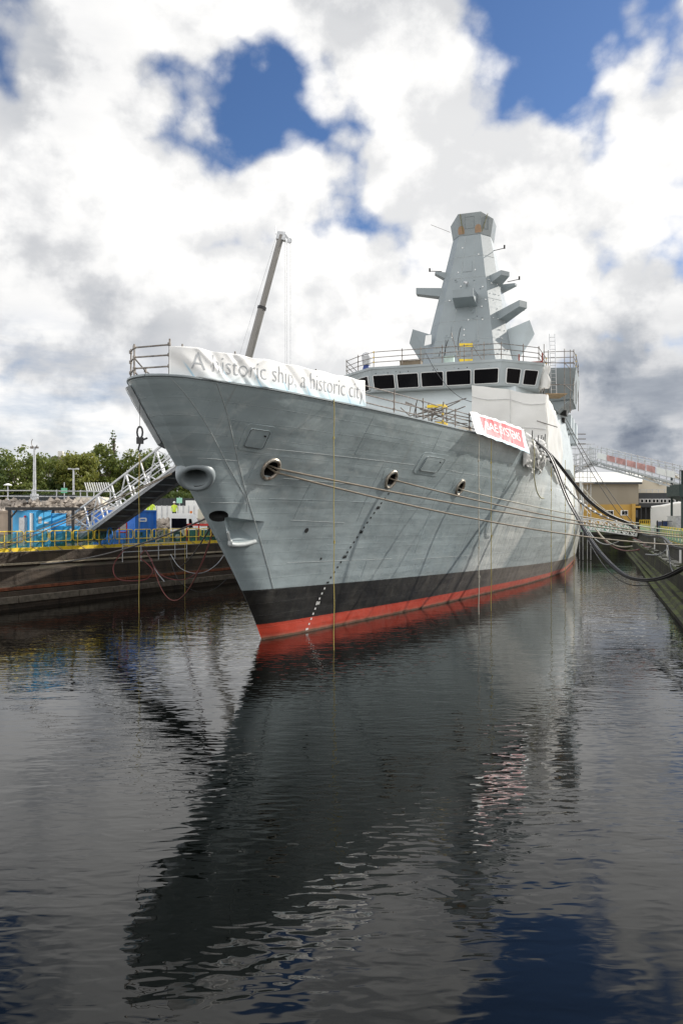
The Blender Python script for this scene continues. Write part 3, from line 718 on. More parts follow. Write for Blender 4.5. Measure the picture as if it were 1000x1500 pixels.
for x in (-.45,.5):
    mb=MB(); mb.tube([mface(z,x*(1 if z<24 else .8),.006) for z in (18.7,21,24,24.01,27,30.1)],.012,5); mb.build('panel_seam',M_SEAM,mast)
for (z0,z1,x0,x1) in ((20.4,21.5,-.72,-.5),(26.6,27.6,-.3,.25),(19.3,20.6,.1,.42)):
    mb=MB(); q=[mface(z0,x0,.004),mface(z0,x1,.004),mface(z1,x1,.004),mface(z1,x0,.004)]; n_=Vector((0,-.03,.0)); mb.hexa(q,[v+n_ for v in q]); mb.build('access_panel',M_GREY,mast,smooth=False)
mb=MB(); rr=random.Random(31)
for k in range(5):
    x=rr.uniform(-.8,.8); mb.tube([mface(18.7+.5*j,x+.03*math.sin(j+k),.03) for j in range(2+k%3*2)],.02,5)
mb.build('cable_run',M_DARK,mast)
mb=MB(); mb.hexa([(-3.4,39.6,15.75),(3.6,39.6,15.75),(3.6,41.5,15.75),(-3.4,41.5,15.75)],[(-3.4,39.9,17.3),(3.6,39.9,17.3),(3.6,41.5,17.3),(-3.4,41.5,17.3)]); mb.build('mast_plinth',M_PALE,mast,smooth=False)
# ------------------------------------------------------------------ things fixed on or hanging from the ship
M_COUP=mat('coupler_yellow',(.6,.42,.03),.5)
def rail(name,label,pts,heights,group=None,rad=.026,posts=None,top=.12,cat='railing',feet=0.0):
    """tubular scaffold rail along world points; every post and every run of tube is a part"""
    P=[Vector(p) for p in pts]; o=thing(name,label,cat,tuple(P[0]),0,group); b=P[0]
    for i in (posts if posts is not None else range(len(P))):
        q=P[i]-b; mb=MB(); lean=Vector((rnd.uniform(-.02,.02),rnd.uniform(-.02,.02),0))
        mb.tube([q-Vector((0,0,feet)),q+Vector((0,0,max(heights)+top*rnd.uniform(.6,1.5)))+lean],rad,6); mb.build('post',M_STEEL,o)
        mb=MB()
        for h in heights: mb.tube([q+Vector((0,0,h-.045)),q+Vector((0,0,h+.045))],rad*1.9,6)
        mb.build('coupler',M_COUP if rnd.random()<.12 else M_STEEL,o)
    for h in heights:
        mb=MB(); mb.tube([q-b+Vector((0,0,h+rnd.uniform(-.015,.015))) for q in P],rad*.95,6); mb.build('rail_tube',M_STEEL,o)
    return o
ZD=8.53
def edge(s,inset=.08,side=1): return W(side*(DK(s)-inset),s,ZD)
rail('scaffold_railing','short open scaffold railing at the bow tip, left of the long white banner',[W(-1.15,-6.75,ZD),W(-.66,-7.3,ZD),W(.5,-7.32,ZD)],(.3,.62,.92))
rail('scaffold_railing','scaffold tube railing along the port deck edge that carries both banners',[edge(s) for s in (-7.2,-5.6,-3.9,-2.2,-.6,.35,2.6,5.0,6.9,8.2,9.8,11.8,14,16.2,18.6)],(.2,.5,.80))
rail('scaffold_railing','scaffold tube railing along the far starboard deck edge',[edge(s,.08,-1) for s in (-6.0,-4,-2,0,2.4,5,8,12,16,20,24)],(.5,.92))
# banners
def banner_fn(s0,s1,zb,zt,seed,amp,out=0.0):
    n=48; tab=[]
    for k in range(n+1):
        s=s0+(s1-s0)*k/n; tab.append(s)
    rr=random.Random(seed); cre=[(rr.uniform(0,1),rr.uniform(.5,1.3)*rr.choice((-1,1)),rr.uniform(.012,.03),rr.uniform(.5,1)) for _ in range(16)]
    def fn(a,b,off=0.0):
        s=s0+(s1-s0)*a
        t=DK(s)-.02; sl=(DK(s+.05)-DK(s-.05))/.1; nrm=Vector((1,-sl,0)).normalized()
        d=0
        for (c,k,wd,am) in cre:
            x=a-c-k*(b-.5)*.12; d+=am*math.exp(-(x/wd)**2)*(1 if int(c*97)%2 else -1)
        d+=.6*math.sin(a*23+b*2+seed)*.6
        zz0,zz1=(zb(a),zt(a))
        z=zz0+(zz1-zz0)*b+ (.02*math.sin(a*40+seed) if b in (0,1) else 0)
        q=Vector((t,s,z))+nrm*(.05+amp*d+off+out*(1-b)**1.3)
        return W(*q)
    return fn
def printed_white(name,zlo,zhi,red=None):
    m,nt,b=new_mat(name); tc=N(nt,'ShaderNodeTexCoord').outputs['UV']
    s_=N(nt,'ShaderNodeSeparateXYZ'); L(nt,tc,s_.inputs[0])
    blue=mth(nt,'MULTIPLY',ramp(nt,s_.outputs[1],0,.42,1,0),ramp(nt,s_.outputs[0],0,.6,.25,1))
    # pale blue ribbons printed across the cloth
    wv=mth(nt,'FRACT',mth(nt,'MULTIPLY',mth(nt,'ADD',s_.outputs[0],mth(nt,'MULTIPLY',s_.outputs[1],.07)),7.3))
    rb=mth(nt,'MULTIPLY',ramp(nt,mth(nt,'ABSOLUTE',mth(nt,'SUBTRACT',wv,.5)),0,.05,1,0),ramp(nt,s_.outputs[1],.25,.6,1,0))
    c=mixcol(nt,mth(nt,'MULTIPLY',blue,.6),(.83,.83,.82),(.42,.72,.86)); c=mixcol(nt,mth(nt,'MULTIPLY',rb,.6),c,(.18,.5,.72))
    if red:
        u0,u1,v0,v1=red; X_,Y_=s_.outputs[0],s_.outputs[1]
        f_=mth(nt,'MULTIPLY',mth(nt,'MULTIPLY',ramp(nt,X_,u0,u0+.004),ramp(nt,X_,u1,u1+.004,1,0)),mth(nt,'MULTIPLY',ramp(nt,Y_,v0,v0+.02),ramp(nt,Y_,v1,v1+.02,1,0)))
        c=mixcol(nt,f_,c,(.66,.045,.055))
    L(nt,c,b.inputs['Base Color']); b.inputs['Roughness'].default_value=.5; return m
def banner(name,label,fn,nu,nv,mats,par=None):
    mb=MB(); mb.grid(lambda a,b:fn(a,b),nu,nv)
    o=mb.build(name,mats,None,angle=80)
    uv=o.data.uv_layers.new(name='UVMap'); w_=nu+1
    for lp_ in o.data.loops:
        v=lp_.vertex_index; uv.data[lp_.index].uv=((v%w_)/nu,(v//w_)/nv)
    # sheet has two faces a finger apart
    sm=o.modifiers.new('thickness','SOLIDIFY'); sm.thickness=.006; sm.offset=-1
    return tag(o,label,'banner')
def lettering(o,fn,body,a0,a1,b0,b1,m,off=.012,bold=0.0,name='lettering'):
    vs,fs=text_mesh(body,1.0,bold,.07); xs=[v[0] for v in vs]; x0,x1=min(xs),max(xs)
    mb=MB(); base=o.location
    mb.add([fn(a0+(a1-a0)*(v[0]-x0)/(x1-x0),b0+(b1-b0)*(v[1]+.2)/.95,off)-base for v in vs],fs)
    return mb.build(name,m,o,smooth=False)
fb=banner_fn(-7.5,.42,lambda a:8.53+.0*a,lambda a:9.36+.12*a,5,.028)
o=banner('white_banner','long white banner reading A historic ship, a historic city along the bow railing',fb,260,24,printed_white('banner_print',8.5,9.5))
M_INK=mat('grey_ink',(.40,.42,.44),.6)
lettering(o,fb,'A historic ship, a historic city',.055,.985,.10,.93,M_INK,.010,bold=-.014)
fr_=banner_fn(9.55,18.1,lambda a:8.42-.32*a,lambda a:9.46+.02*a,11,.032,.32)
o=banner('red_banner','creased red and white banner with white capital letters below the white tent',fr_,200,24,printed_white('banner_print_pale',8.5,9.5,(.13,.91,.13,.90)))
lettering(o,fr_,'BAE SYSTEMS',.20,.85,.30,.78,M_WHITE,.010,.008)
for (fn_,o_nm) in ((fb,'w'),(fr_,'r')):
    pass
# rolled sheeting and netting between the red banner and the tent
mb=MB()
def roll(x,y):
    s=18.3+4.9*x; z=9.15-1.75*y+.16*math.sin(x*13)+.1*math.sin(x*29); v=Vector((s*1.3,z*1.6,2.2))
    o_=.12+.42*math.sin(math.pi*min(1,y*1.15))**.7+.22*noise.noise(v*1.5)+.12*noise.noise(v*3.6)
    o_*= (math.sin(math.pi*min(1,max(0,x)))**.35+.05)
    return W(DK(s)-.05+o_,s,z)
mb.grid(roll,56,30); mb.grid(lambda x,y:roll(x,y)+Vector((-.04,.0,0)),56,30)
tag(mb.build('bundled_sheeting',M_SHEET,None,angle=70),'crumpled white sheeting bundled over the deck edge beside the tent','sheeting')
mb=MB(); rr=random.Random(3)
for k in range(26):
    s=18.3+4.2*rr.random(); z=8.0+rr.random()*1.1
    p=W(DK(s)+.36,s,z); q=W(DK(s+.5)+.36,s+rr.uniform(-.8,.8),z+rr.uniform(-.6,.5)); mb.tube(catenary(p,q,.06,6),.028,5)
tag(mb.build('lashing_net',M_BLACK,None),'dark tangled rope lashings over the crumpled sheeting by the tent','rope')
# tent
tb=MB(); tent_pts=None
def T(t,s,z): return W(t,s,z)
def wr(p,k=.05): return Vector(p)+Vector((noise.noise(Vector(p)*.9),noise.noise(Vector(p)*.9+Vector((9,0,0))),noise.noise(Vector(p)*.9+Vector((0,9,0)))))*k
fl,frr=(3.85,23.4),(8.42,23.5)
def front(x,y):
    t=fl[0]+(frr[0]-fl[0])*x; s=23.45
    top=12.95-.80*x; z=8.52+(top-8.52)*y; s-= .05*math.sin(y*9.0)*math.sin(x*6.3)
    return wr(T(t,s,z),.10)
def sidep(x,y):
    s=23.5+10.5*x; top=12.15-.4*x-1.6*max(0,x-.3)**1.5; bot=8.52-1.6*min(1,x*1.6)
    tt=8.44+.25*x+ .12*(1-y); return wr(T(tt,s,bot+(top-bot)*y),.16)
def roof(x,y):
    a_=front(x,1); b_=T(3.9+(8.6-3.9)*x,34,12.9-.8*x-.4*x-.9*x); return a_.lerp(b_,y)
def backp(x,y): return T(3.9+4.7*x,34,8.5+(roof(x,1).z-8.5)*y)
def leftp(x,y): a_=front(0,y); return a_.lerp(T(3.9,34,8.5+4.4*y),x)
for f_,nu,nv in ((front,22,18),(sidep,24,16),(roof,10,4),(backp,4,4),(leftp,6,6)): tb.grid(f_,nu,nv)
tent=tb.build('sheeted_tent',M_SHEET,None,angle=50)
tag(tent,'white sheeted scaffold tent on the fore deck in front of the bridge','tent')
b_=tent.location
mb=MB(); mb.tube([front(x/10,.84-.015*math.sin(x))+Vector((-.02,-.05,0))-b_ for x in range(11)],.022,5); mb.tube([front(x/10,.42)+Vector((-.02,-.05,0))-b_ for x in range(11)],.022,5)
mb.tube([front(.52,y/8)+Vector((-.02,-.05,0))-b_ for y in range(9)],.018,5)
mb.build('sheet_seam',mat('sheet_seam',(.55,.55,.54),.6),tent)
mb=MB(); mb.tube([front(.93,.5)-b_+Vector((-.3,-.2,.2)),front(1,.48)-b_+Vector((.7,.1,-.05))],.03,6); mb.build('tent_tube',M_STEEL,tent)
# bridge roof scaffold
zr=15.8
rail('scaffold_railing','scaffold railing round the bridge roof in front of the mast',[W(-8.3,38,zr),W(-7.6,32.6,zr),W(-6.2,31.2,zr),W(-4.6,30.0,zr),W(-2.4,29.95,zr),W(-1.0,29.95,zr),W(.6,29.95,zr),W(2.2,29.95,zr),W(3.6,29.95,zr),W(4.8,30.1,zr),W(6.2,31.4,zr),W(7.2,32.4,zr),W(7.4,36.5,zr)],(.4,.75,1.15),rad=.03)
rail('scaffold_railing','scaffold railing over the port bridge wing beside the ladder',[W(7.2,36.8,16.25),W(9.4,37.2,16.25),W(9.5,39,16.25),W(9.5,43.5,16.25)],(.4,.8,1.25),rad=.03,feet=2.6)
o=thing('scaffold_platform','boarded scaffold platform with jutting tubes on the port side of the bridge','scaffold',tuple(W(7.6,34,12.5)))
b_=Vector(o.location)
for (t,s) in ((7.5,33.2),(8.9,34.2),(7.6,35.8),(9.2,36.3)):
    mb=MB(); mb.tube([W(t,s,12.6)-b_,W(t,s,17.2+rnd.uniform(-.5,.4))-b_],.03,6); mb.build('post',M_STEEL,o)
for z in (14.4,16.0):
    mb=MB(); mb.tube([W(7.4,33.1,z)-b_,W(9.6,34.5,z+.05)-b_],.03,6); mb.tube([W(8.9,33.6,z)-b_,W(9.3,37.6,z+.05)-b_],.03,6); mb.build('ledger',M_STEEL,o)
mb=MB(); mb.box((-.2,-.6,1.2),(1.4,1.6,1.26)); mb.build('deck_boards',mat('timber_board',(.36,.25,.14),.8,0,.2,4),o)
o=thing('access_ladder','pale ladder standing between the bridge front and the port wing','ladder',tuple(W(8.1,34.6,13.9)))
for sd in (-.2,.2):
    mb=MB(); mb.tube([(sd,0,0),(sd,.5,4.6)],.028,6); mb.build('stile',M_GALV,o)
mb=MB()
for k in range(14): mb.tube([(-.2,.035+k*.033,.3+k*.31),(.2,.035+k*.033,.3+k*.31)],.018,5)
mb.build('rungs',M_GALV,o)
mb=MB(); mb.grid(lambda x,y:W(7.55+.35*math.cos(6.28*x)*(1+.2*math.sin(9*y+5*x)),33.1+.3*math.sin(6.28*x),14.1+1.6*y),14,10)
tag(mb.build('wrapped_equipment',M_SHEET,None,angle=80),'white plastic wrapped equipment at the port end of the bridge windows','wrapped equipment')
# things on the bridge roof
def dome(name,label,t,s,z):
    o=thing(name,label,'sensor',tuple(W(t,s,z)))
    mb=MB(); mb.cyl((0,0),.34,0,.5,14,.22); mb.box((-.1,-.1,.0),(.5,.4,.32)); mb.build('pedestal',mat('blue_cover',(.02,.05,.22),.5),o,bevel=.02)
    mb=MB(); mb.cyl((0,0),.30,.5,1.15,16,.36); mb.tube([(0,0,1.15),(0,0,1.3),(0,0,1.42),(0,0,1.48)],[.36,.34,.24,.06],16); mb.build('dome',M_GALV,o)
dome('roof_sensor','grey domed sensor on a blue pedestal at the starboard end of the bridge roof',-5.6,31.4,zr)
def box_thing(name,label,cat,t,s,z,dx,dy,dz,m,bev=.02):
    mb=MB(); p=W(t,s,z); mb.box((p.x-dx/2,p.y-dy/2,p.z),(p.x+dx/2,p.y+dy/2,p.z+dz),rot=-TH); mb.box((p.x-dx/2-.03,p.y-dy/2-.03,p.z+dz),(p.x+dx/2+.03,p.y+dy/2+.03,p.z+dz+.05),rot=-TH)
    return tag(mb.build(name,m,None,bevel=bev),label,cat)
box_thing('roof_crate','low timber crate on the bridge roof behind the railing','crate',-1.9,30.7,zr,1.6,.6,.4,mat('crate_wood',(.2,.16,.11),.8))
box_thing('floodlight_case','pale green case on the bridge roof below the yellow frame','case',1.0,30.5,zr,.7,.5,.5,mat('pale_green_paint',(.5,.62,.56),.5))
o=thing('access_scaffold','yellow ended scaffold access frame against the foot of the mast','scaffold',tuple(W(.3,38.5,17.3)))
for x in (0,1.0):
    mb=MB(); mb.tube([(x,0,-1.4),(x,0,1.9)],.035,6); mb.build('post',M_STEEL,o)
for z in (.15,1.45):
    mb=MB(); mb.box((-.05,-.06,z),(1.05,.02,z+.28)); mb.build('end_board',M_YEL,o)
mb=MB(); mb.tube([(-.7,0,2.6),(0,0,0)],.03,6); mb.tube([(1.0,0,1.6),(2.0,.2,.2)],.03,6); mb.build('brace',M_STEEL,o)
o=thing('trestle','rusty red trestle on the port side of the bridge roof','trestle',tuple(W(5.6,33.6,zr)),-TH)
for x in (0,1.7):
    mb=MB(); mb.box((x,-.05,0),(x+.1,.05,1.0)); mb.build('leg',mat('red_oxide',(.25,.05,.03),.7),o)
mb=MB(); mb.box((.1,-.04,.3),(1.7,.04,.4)); mb.build('beam',mat('red_oxide',(.25,.05,.03),.7),o)
# fore deck clutter seen over the edge
o=thing('deck_winch_frame','yellow and steel frame of tangled equipment on the fore deck by the railing','deck gear',tuple(W(4.3,9.0,8.52)),-TH)
for x,y in ((0,0),(.7,0),(0,.7),(.7,.7)):
    mb=MB(); mb.tube([(x,y,0),(x,y,1.35)],.03,6); mb.build('post',M_STEEL,o)
for z in (.3,1.1):
    mb=MB(); mb.box((-.05,-.08,z),(.75,.0,z+.13)); mb.box((.68,0,z),(.76,.7,z+.13)); mb.build('guard_board',M_YEL,o)
mb=MB(); rr=random.Random(12)
for k in range(22): mb.tube([(rr.uniform(-1.4,1.8),rr.uniform(-.2,1.2),rr.uniform(.2,1.5)),(rr.uniform(-1.4,1.8),rr.uniform(-.2,1.2),rr.uniform(.2,1.6))],.025,5)
mb.build('loose_tubes',M_STEEL,o)
mb=MB(); mb.cyl((-.7,.4),.35,0,.5,12); mb.box((-1.3,.2,0),(-.9,.9,.35)); mb.build('drum',M_BLACK,o)
# starboard side handling: chain block hanging from the bow board
p=Vector(at(205,612,22.9)); o=thing('chain_block','chain block and hook hanging from the bow on a thin wire','lifting tackle',tuple(p))
mb=MB(); mb.tube([(0,0,.55),(0,0,-.3)],.008,5); mb.build('wire',M_BLACK,o)
mb=MB(); mb.tube([(.10*math.cos(q/10*2*math.pi)*.8,0,-.42+.17*math.sin(q/10*2*math.pi)) for q in range(10)],.028,6,closed=True); mb.build('shackle',M_BLACK,o)
mb=MB(); mb.box((-.09,-.05,-.75),(.1,.05,-.56)); mb.tube([(.05,0,-.65),(.22,0,-.58)],.03,6); mb.tube([(0,0,-.75),(-.04,0,-.9),(.0,0,-.98),(.05,0,-.92)],.03,6); mb.build('hook_block',M_BLACK,o,bevel=.01)
mb=MB(); mb.tube([(0,0,-.98),(0,0,-1.9)],.006,5); mb.build('chain_tail',M_BLACK,o)
# ------------------------------------------------------------------ ropes and cables
def ropemat(name,c,rough=.8):
    m,nt,b=new_mat(name); tc=N(nt,'ShaderNodeTexCoord').outputs['Object']
    wv=N(nt,'ShaderNodeTexWave'); L(nt,tc,wv.inputs[0]); wv.inputs['Scale'].default_value=6; wv.inputs['Distortion'].default_value=2; wv.wave_type='BANDS'; wv.bands_direction='Z'
    L(nt,mixcol(nt,wv.outputs[1],[v*.55 for v in c],c),b.inputs['Base Color']); b.inputs['Roughness'].default_value=rough; return m
M_HEMP=ropemat('hemp_rope',(.30,.25,.19)); M_LIGHT=ropemat('light_rope',(.58,.55,.46)); M_YROPE=ropemat('yellow_rope',(.50,.40,.10)); M_WIRE=mat('dark_wire',(.05,.045,.04),.6)
def rope(name,label,pts,r,m,cat='rope',group=None,n=6):
    mb=MB(); mb.tube(pts,r,n); o=mb.build(name,m,None,angle=80); return tag(o,label,cat,group)
def lead(k,end,sag,dz,drift=.2):
    u,z,r=FAIR[k]; p,n,a,b_=frame_at(u,z)
    q0=W(*(p-n*.5-a*.1)); q1=W(*(p+n*.07+a*(r*.72)+b_*dz)); return [q0]+catenary(q1,end,sag)
rope('mooring_rope','upper mooring rope from the foremost round fairlead to the right quay',lead(0,(24.6,50,3.05),.35,.06),.034,M_HEMP,group='mooring ropes across the hull')
rope('mooring_rope','lower mooring rope from the foremost round fairlead to the right quay',lead(0,(23.4,46.5,2.95),.75,-.08),.034,M_HEMP,group='mooring ropes across the hull')
rope('mooring_rope','mooring rope leaving the middle round fairlead',lead(1,(26.5,54.5,3.2),.5,.0),.034,M_HEMP,group='mooring ropes across the hull')
rope('mooring_rope','mooring rope leaving the third round fairlead, aftmost of the three',lead(2,(27.0,56,3.35),.35,-.1),.03,M_LIGHT,group='mooring ropes across the hull')
# lines hung straight down the side
def hang(s,off,z1,r,m,label,knots=0,kind='hanging_line'):
    p=W(DK(s)+off,s,8.6); pts=[p+Vector((.012*math.sin(k*1.3),.0,-(8.6-z1)*k/20)) for k in range(21)]
    mb=MB(); mb.tube(pts,r,6)
    for k in range(knots): 
        q=pts[3+int(k*16/max(1,knots))]; mb.tube([q+Vector((0,0,.05)),q-Vector((0,0,.05))],r*2.2,6)
    return tag(mb.build(kind,m,None,angle=80),label,'line')
hang(-1.43,.06,-.3,.013,M_YROPE,'yellow line hanging from the deck edge under the end of the long white banner',2)
hang(10.45,.10,-.5,.02,M_LIGHT,'thick white line hanging under the left corner of the red banner',5)
hang(12.1,.10,-.4,.016,M_YROPE,'tan line hanging under the red banner, right of the thick white line',2)
hang(25.5,.25,-.4,.016,M_YROPE,'thin yellow dotted line hanging down the side below the tent',6)
hang(30.5,.7,-.4,.016,M_YROPE,'faint tan line hanging near the pale stripe of the side',4)
hang(36.0,1.0,-.4,.016,M_YROPE,'aftmost thin line hanging down the side',4)
rope('looped_hose','pale yellow hose looped over the deck edge right of the red banner',spline([W(8.05,18.9,9.0),W(8.15,18.9,8.2),W(8.1,19.0,7.2),W(8.2,19.4,6.2),W(8.35,20.2,5.75),W(8.5,20.9,5.7)],8),.035,mat('hose_yellow',(.42,.40,.25),.6),'hose')
# big black cable bundle drooping to the right quay
def bundle(p,mid,q,k,r,label,name='power_cables',ties=False):
    o=thing(name,label,'cable bundle',tuple(p)); b_=Vector(p); rr=random.Random(k*7+3)
    for i in range(k):
        off=Vector((rr.uniform(-.1,.1),rr.uniform(-.1,.1),rr.uniform(-.05,.05))); drop=rr.uniform(-.12,.12)
        pts=[Vector(p)+off*.4]+[Vector(m_)+off+Vector((0,0,drop*math.sin(math.pi*(j+1)/(len(mid)+1)))) for j,m_ in enumerate(mid)]+[Vector(q)+off]
        mb=MB(); mb.tube([x-b_ for x in spline(pts,7)],r,6); mb.build('cable',M_BLACK,o,angle=80)
    if ties:
        P=spline([p]+mid+[q],10)
        for j in range(3,len(P)-2,3):
            d=(P[j+1]-P[j]).normalized(); mb=MB(); mb.tube([P[j]-b_-d*.09,P[j]-b_+d*.09],r*1.5+.035*(k>1),8); mb.build('cable_tie',M_WHITE,o)
    return o
bundle(W(8.0,20.4,9.1),[at(806,668,46),at(829,725,45),at(846,757,44),at(864,788,42),at(886,816,40),at(914,840,38),at(942,848,36),at(972,845,34)],at(1004,831,32),6,.045,'thick bundle of black cables drooping low over the water to the right quay')
bundle(W(8.0,20.8,9.2),[at(812,672,47),at(838,706,48),at(862,734,49),at(890,755,50),at(920,768,51),at(943,785,50),at(970,788,46),at(985,800,42)],at(1003,804,39),3,.05,'paired black hoses with a pale upper face running from the tent to the quay railing')
bundle(W(8.0,20.6,9.0),[at(800,668,46),at(816,695,46),at(836,722,47),at(858,742,48),at(885,757,50)],at(925,772,58),2,.03,'black and white banded cable beside the black hoses',ties=True)
rope('thin_cable','single thin black cable sagging below the thick bundle',spline([at(850,772,44),at(867,803,42),at(884,829,40),at(904,848,38.5),at(925,857,37),at(952,858,36)],8),.022,M_BLACK,'cable')
for (a,b,lab) in (((8.5,42,13.0),at(928,768,62),'upper thin stay wire from the ship side to the quay'),((8.5,41,12.6),at(914,763,64),'lower thin stay wire from the ship side to the quay')):
    rope('stay_wire',lab,catenary(W(*a),b,.5),.03,M_WIRE,'wire',group='thin wires from the ship side')
rope('stay_wire','tan rope from the aft deck to the quay railing',catenary(W(9.6,48,7.4),at(935,766,70),.8),.05,M_LIGHT,'rope',group='thin wires from the ship side')
rope('stay_wire','second tan rope from the aft deck, under the first',catenary(W(9.6,46,6.9),at(925,775,66),.9),.05,M_HEMP,'rope',group='thin wires from the ship side')
rope('mast_wire','thin black wire slung from the bridge roof to the tent',catenary(W(-.6,29.8,16.6),W(4.2,23.6,11.9),.9),.02,M_BLACK,'wire')
# white pipe lines on the aft ship side
for (s_,nm) in ((41.5,'white drain pipe leaning on the aft side of the ship beside the black cables'),):
    rope('drain_pipe',nm,[W(9.75,41.5,7.6),W(9.9,42.5,5.5),W(9.6,44,3.4)],.10,M_WHITE,'pipe')
# ------------------------------------------------------------------ ground, dock walls
def stonemat(name,base,moss,dark):
    m,nt,b=new_mat(name); tc=N(nt,'ShaderNodeTexCoord').outputs['Object']
    n1=noise_tex(nt,tc,.7,8,.62,.4); n2=noise_tex(nt,mapping(nt,tc,(1,1,.18)),1.2,6,.65,.3); n3=noise_tex(nt,tc,5,6,.65)
    c=mixcol(nt,ramp(nt,n1,.35,.7),[v*.6 for v in base],base)
    c=mixcol(nt,ramp(nt,n2,.48,.72,0,.8),c,dark); c=mixcol(nt,ramp(nt,n1,.5,.72,0,.75),c,moss)
    bk=N(nt,'ShaderNodeTexBrick'); bv=N(nt,'ShaderNodeCombineXYZ'); sp=N(nt,'ShaderNodeSeparateXYZ'); L(nt,tc,sp.inputs[0]); L(nt,mth(nt,'ADD',sp.outputs[1],mth(nt,'MULTIPLY',sp.outputs[0],.4)),bv.inputs[0]); L(nt,sp.outputs[2],bv.inputs[1]); L(nt,bv.outputs[0],bk.inputs['Vector'])
    bk.inputs['Scale'].default_value=1; bk.inputs['Brick Width'].default_value=1.7; bk.inputs['Row Height'].default_value=.42; bk.inputs['Mortar Size'].default_value=.018
    bk.inputs['Color1'].default_value=(.35,.35,.35,1); bk.inputs['Color2'].default_value=(.68,.68,.68,1); bk.inputs['Mortar'].default_value=(.12,.12,.12,1)
    c=mixcol(nt,.6,c,bk.outputs['Color'],'OVERLAY')
    ge=N(nt,'ShaderNodeNewGeometry'); nz=N(nt,'ShaderNodeSeparateXYZ'); L(nt,ge.outputs['Normal'],nz.inputs[0])
    mo=mth(nt,'MULTIPLY',ramp(nt,nz.outputs[2],.25,.75),ramp(nt,noise_tex(nt,tc,1.1,7,.7),.40,.62,.05,.85)); c=mixcol(nt,mo,c,[v*1.25 for v in moss])
    L(nt,c,b.inputs['Base Color']); b.inputs['Roughness'].default_value=.85
    bp=N(nt,'ShaderNodeBump'); bp.inputs['Distance'].default_value=.06; L(nt,n3,bp.inputs['Height']); L(nt,bp.outputs[0],b.inputs['Normal']); return m
QZ=2.75
M_CONC=mat('quay_concrete',(.26,.24,.21),.85,0,.25,.8,bump=.01,dirt=(.12,.10,.08),dirt_amt=.7)
M_LW=stonemat('left_dock_stone',(.060,.042,.028),(.022,.02,.008),(.010,.008,.006))
M_RW=stonemat('right_dock_stone',(.055,.052,.043),(.085,.11,.018),(.010,.010,.008))
A=R(28.0); LP0=Vector((-17.5,40.8)); LD=Vector((math.sin(A),math.cos(A))); LN=Vector((math.cos(A),-math.sin(A)))  # LN points to the water
def lq(u,w_,z): q=LP0+LD*u+LN*w_; return Vector((q.x,q.y,z))
LE=20.5 # where the left wall turns parallel to the ship
SD=Vector((SA,CA)); SP=Vector((CA,-SA))
def lq2(u,w_,z):
    if u<=LE: return lq(u,w_,z)
    q=LP0+LD*LE+LN*w_+SD*(u-LE); return Vector((q.x,q.y,z))
prof=[(-.15,QZ),(0,QZ),(.02,2.15),(.18,2.10),(.20,1.98),(.9,1.86),(.93,1.12),(1.06,1.10),(1.10,.86),(1.30,.84),(1.34,.55),(1.45,.50),(1.5,-2)]
mb=MB(); us=[-44,-30,-20,-12,-8,-4,0,4,8,12,16,20,24,30,40,60]
for i in range(len(us)-1):
    for j in range(len(prof)-1):
        a_,b_=prof[j],prof[j+1]
        mb.quad(lq2(us[i],a_[0],a_[1]),lq2(us[i+1],a_[0],a_[1]),lq2(us[i+1],b_[0],b_[1]),lq2(us[i],b_[0],b_[1]))
lw=mb.build('dock_wall',M_LW,None,smooth=False); tag(lw,'stepped stone dock wall on the left with a rusty rail along its lower ledge','dock wall')
b_=lw.location
def ledge(name,w0,w1,z0,z1,m,par=lw,u0=-12,u1=22):
    mb=MB()
    k=u0
    while k<u1-.1:
        e_=min(k+3.9,u1); ring=lambda u:[lq2(u,w0,z0)-b_,lq2(u,w1,z0)-b_,lq2(u,w1,z1)-b_,lq2(u,w0,z1)-b_]
        mb.hexa(ring(k),ring(e_)); k+=4.0
    return mb.build(name,m,par,smooth=False)
ledge('rust_rail',1.05,1.2,.90,1.05,mat('rust',(.17,.055,.025),.85,0,.4,3))
ledge('timber_fender',1.32,1.52,.28,.60,mat('old_timber',(.13,.11,.085),.9,0,.35,4,bump=.02))
ledge('timber_coping',.05,.30,2.10,2.19,mat('pale_timber',(.33,.28,.20),.85,0,.3,3))
ledge('ledge_pipe',.72,.80,1.90,1.98,M_GALV,u0=-12,u1=-2)
# right wall
AR=R(18.0); RP0=Vector((13.8,32.2)); RD=Vector((math.sin(AR),math.cos(AR))); RN=Vector((math.cos(AR),-math.sin(AR))) # RN points inland
def rq(u,w_,z): q=RP0+RD*u+RN*w_; return Vector((q.x,q.y,z))
RE=80.5
profr=[(0,-2),(.0,.16),(.26,.20),(.29,.40),(.54,.44),(.57,.64),(.80,.68),(.84,1.58),(.80,1.60),(.82,1.70),(1.62,1.74),(1.66,2.52),(1.56,2.55),(1.58,QZ),(2.2,QZ)]
mb=MB(); us=[-31]+list(range(-28,82,4)); 
for i in range(len(us)-1):
    for j in range(len(profr)-1):
        a_,b_=profr[j],profr[j+1]; jit=lambda u,j_:.05*math.sin(u*1.7+j_*2.1)
        mb.quad(rq(us[i],a_[0]+jit(us[i],j),a_[1]),rq(us[i+1],a_[0]+jit(us[i+1],j),a_[1]),rq(us[i+1],b_[0]+jit(us[i+1],j+1),b_[1]),rq(us[i],b_[0]+jit(us[i],j+1),b_[1]))
rw=mb.build('dock_wall',M_RW,None,smooth=False); tag(rw,'mossy stepped stone dock wall on the right below the green netted barriers','dock wall')
b_=rw.location
M_LEDGE=mat('ledge_concrete',(.24,.235,.21),.85,0,.3,.9,bump=.01,dirt=(.07,.085,.02),dirt_amt=.8)
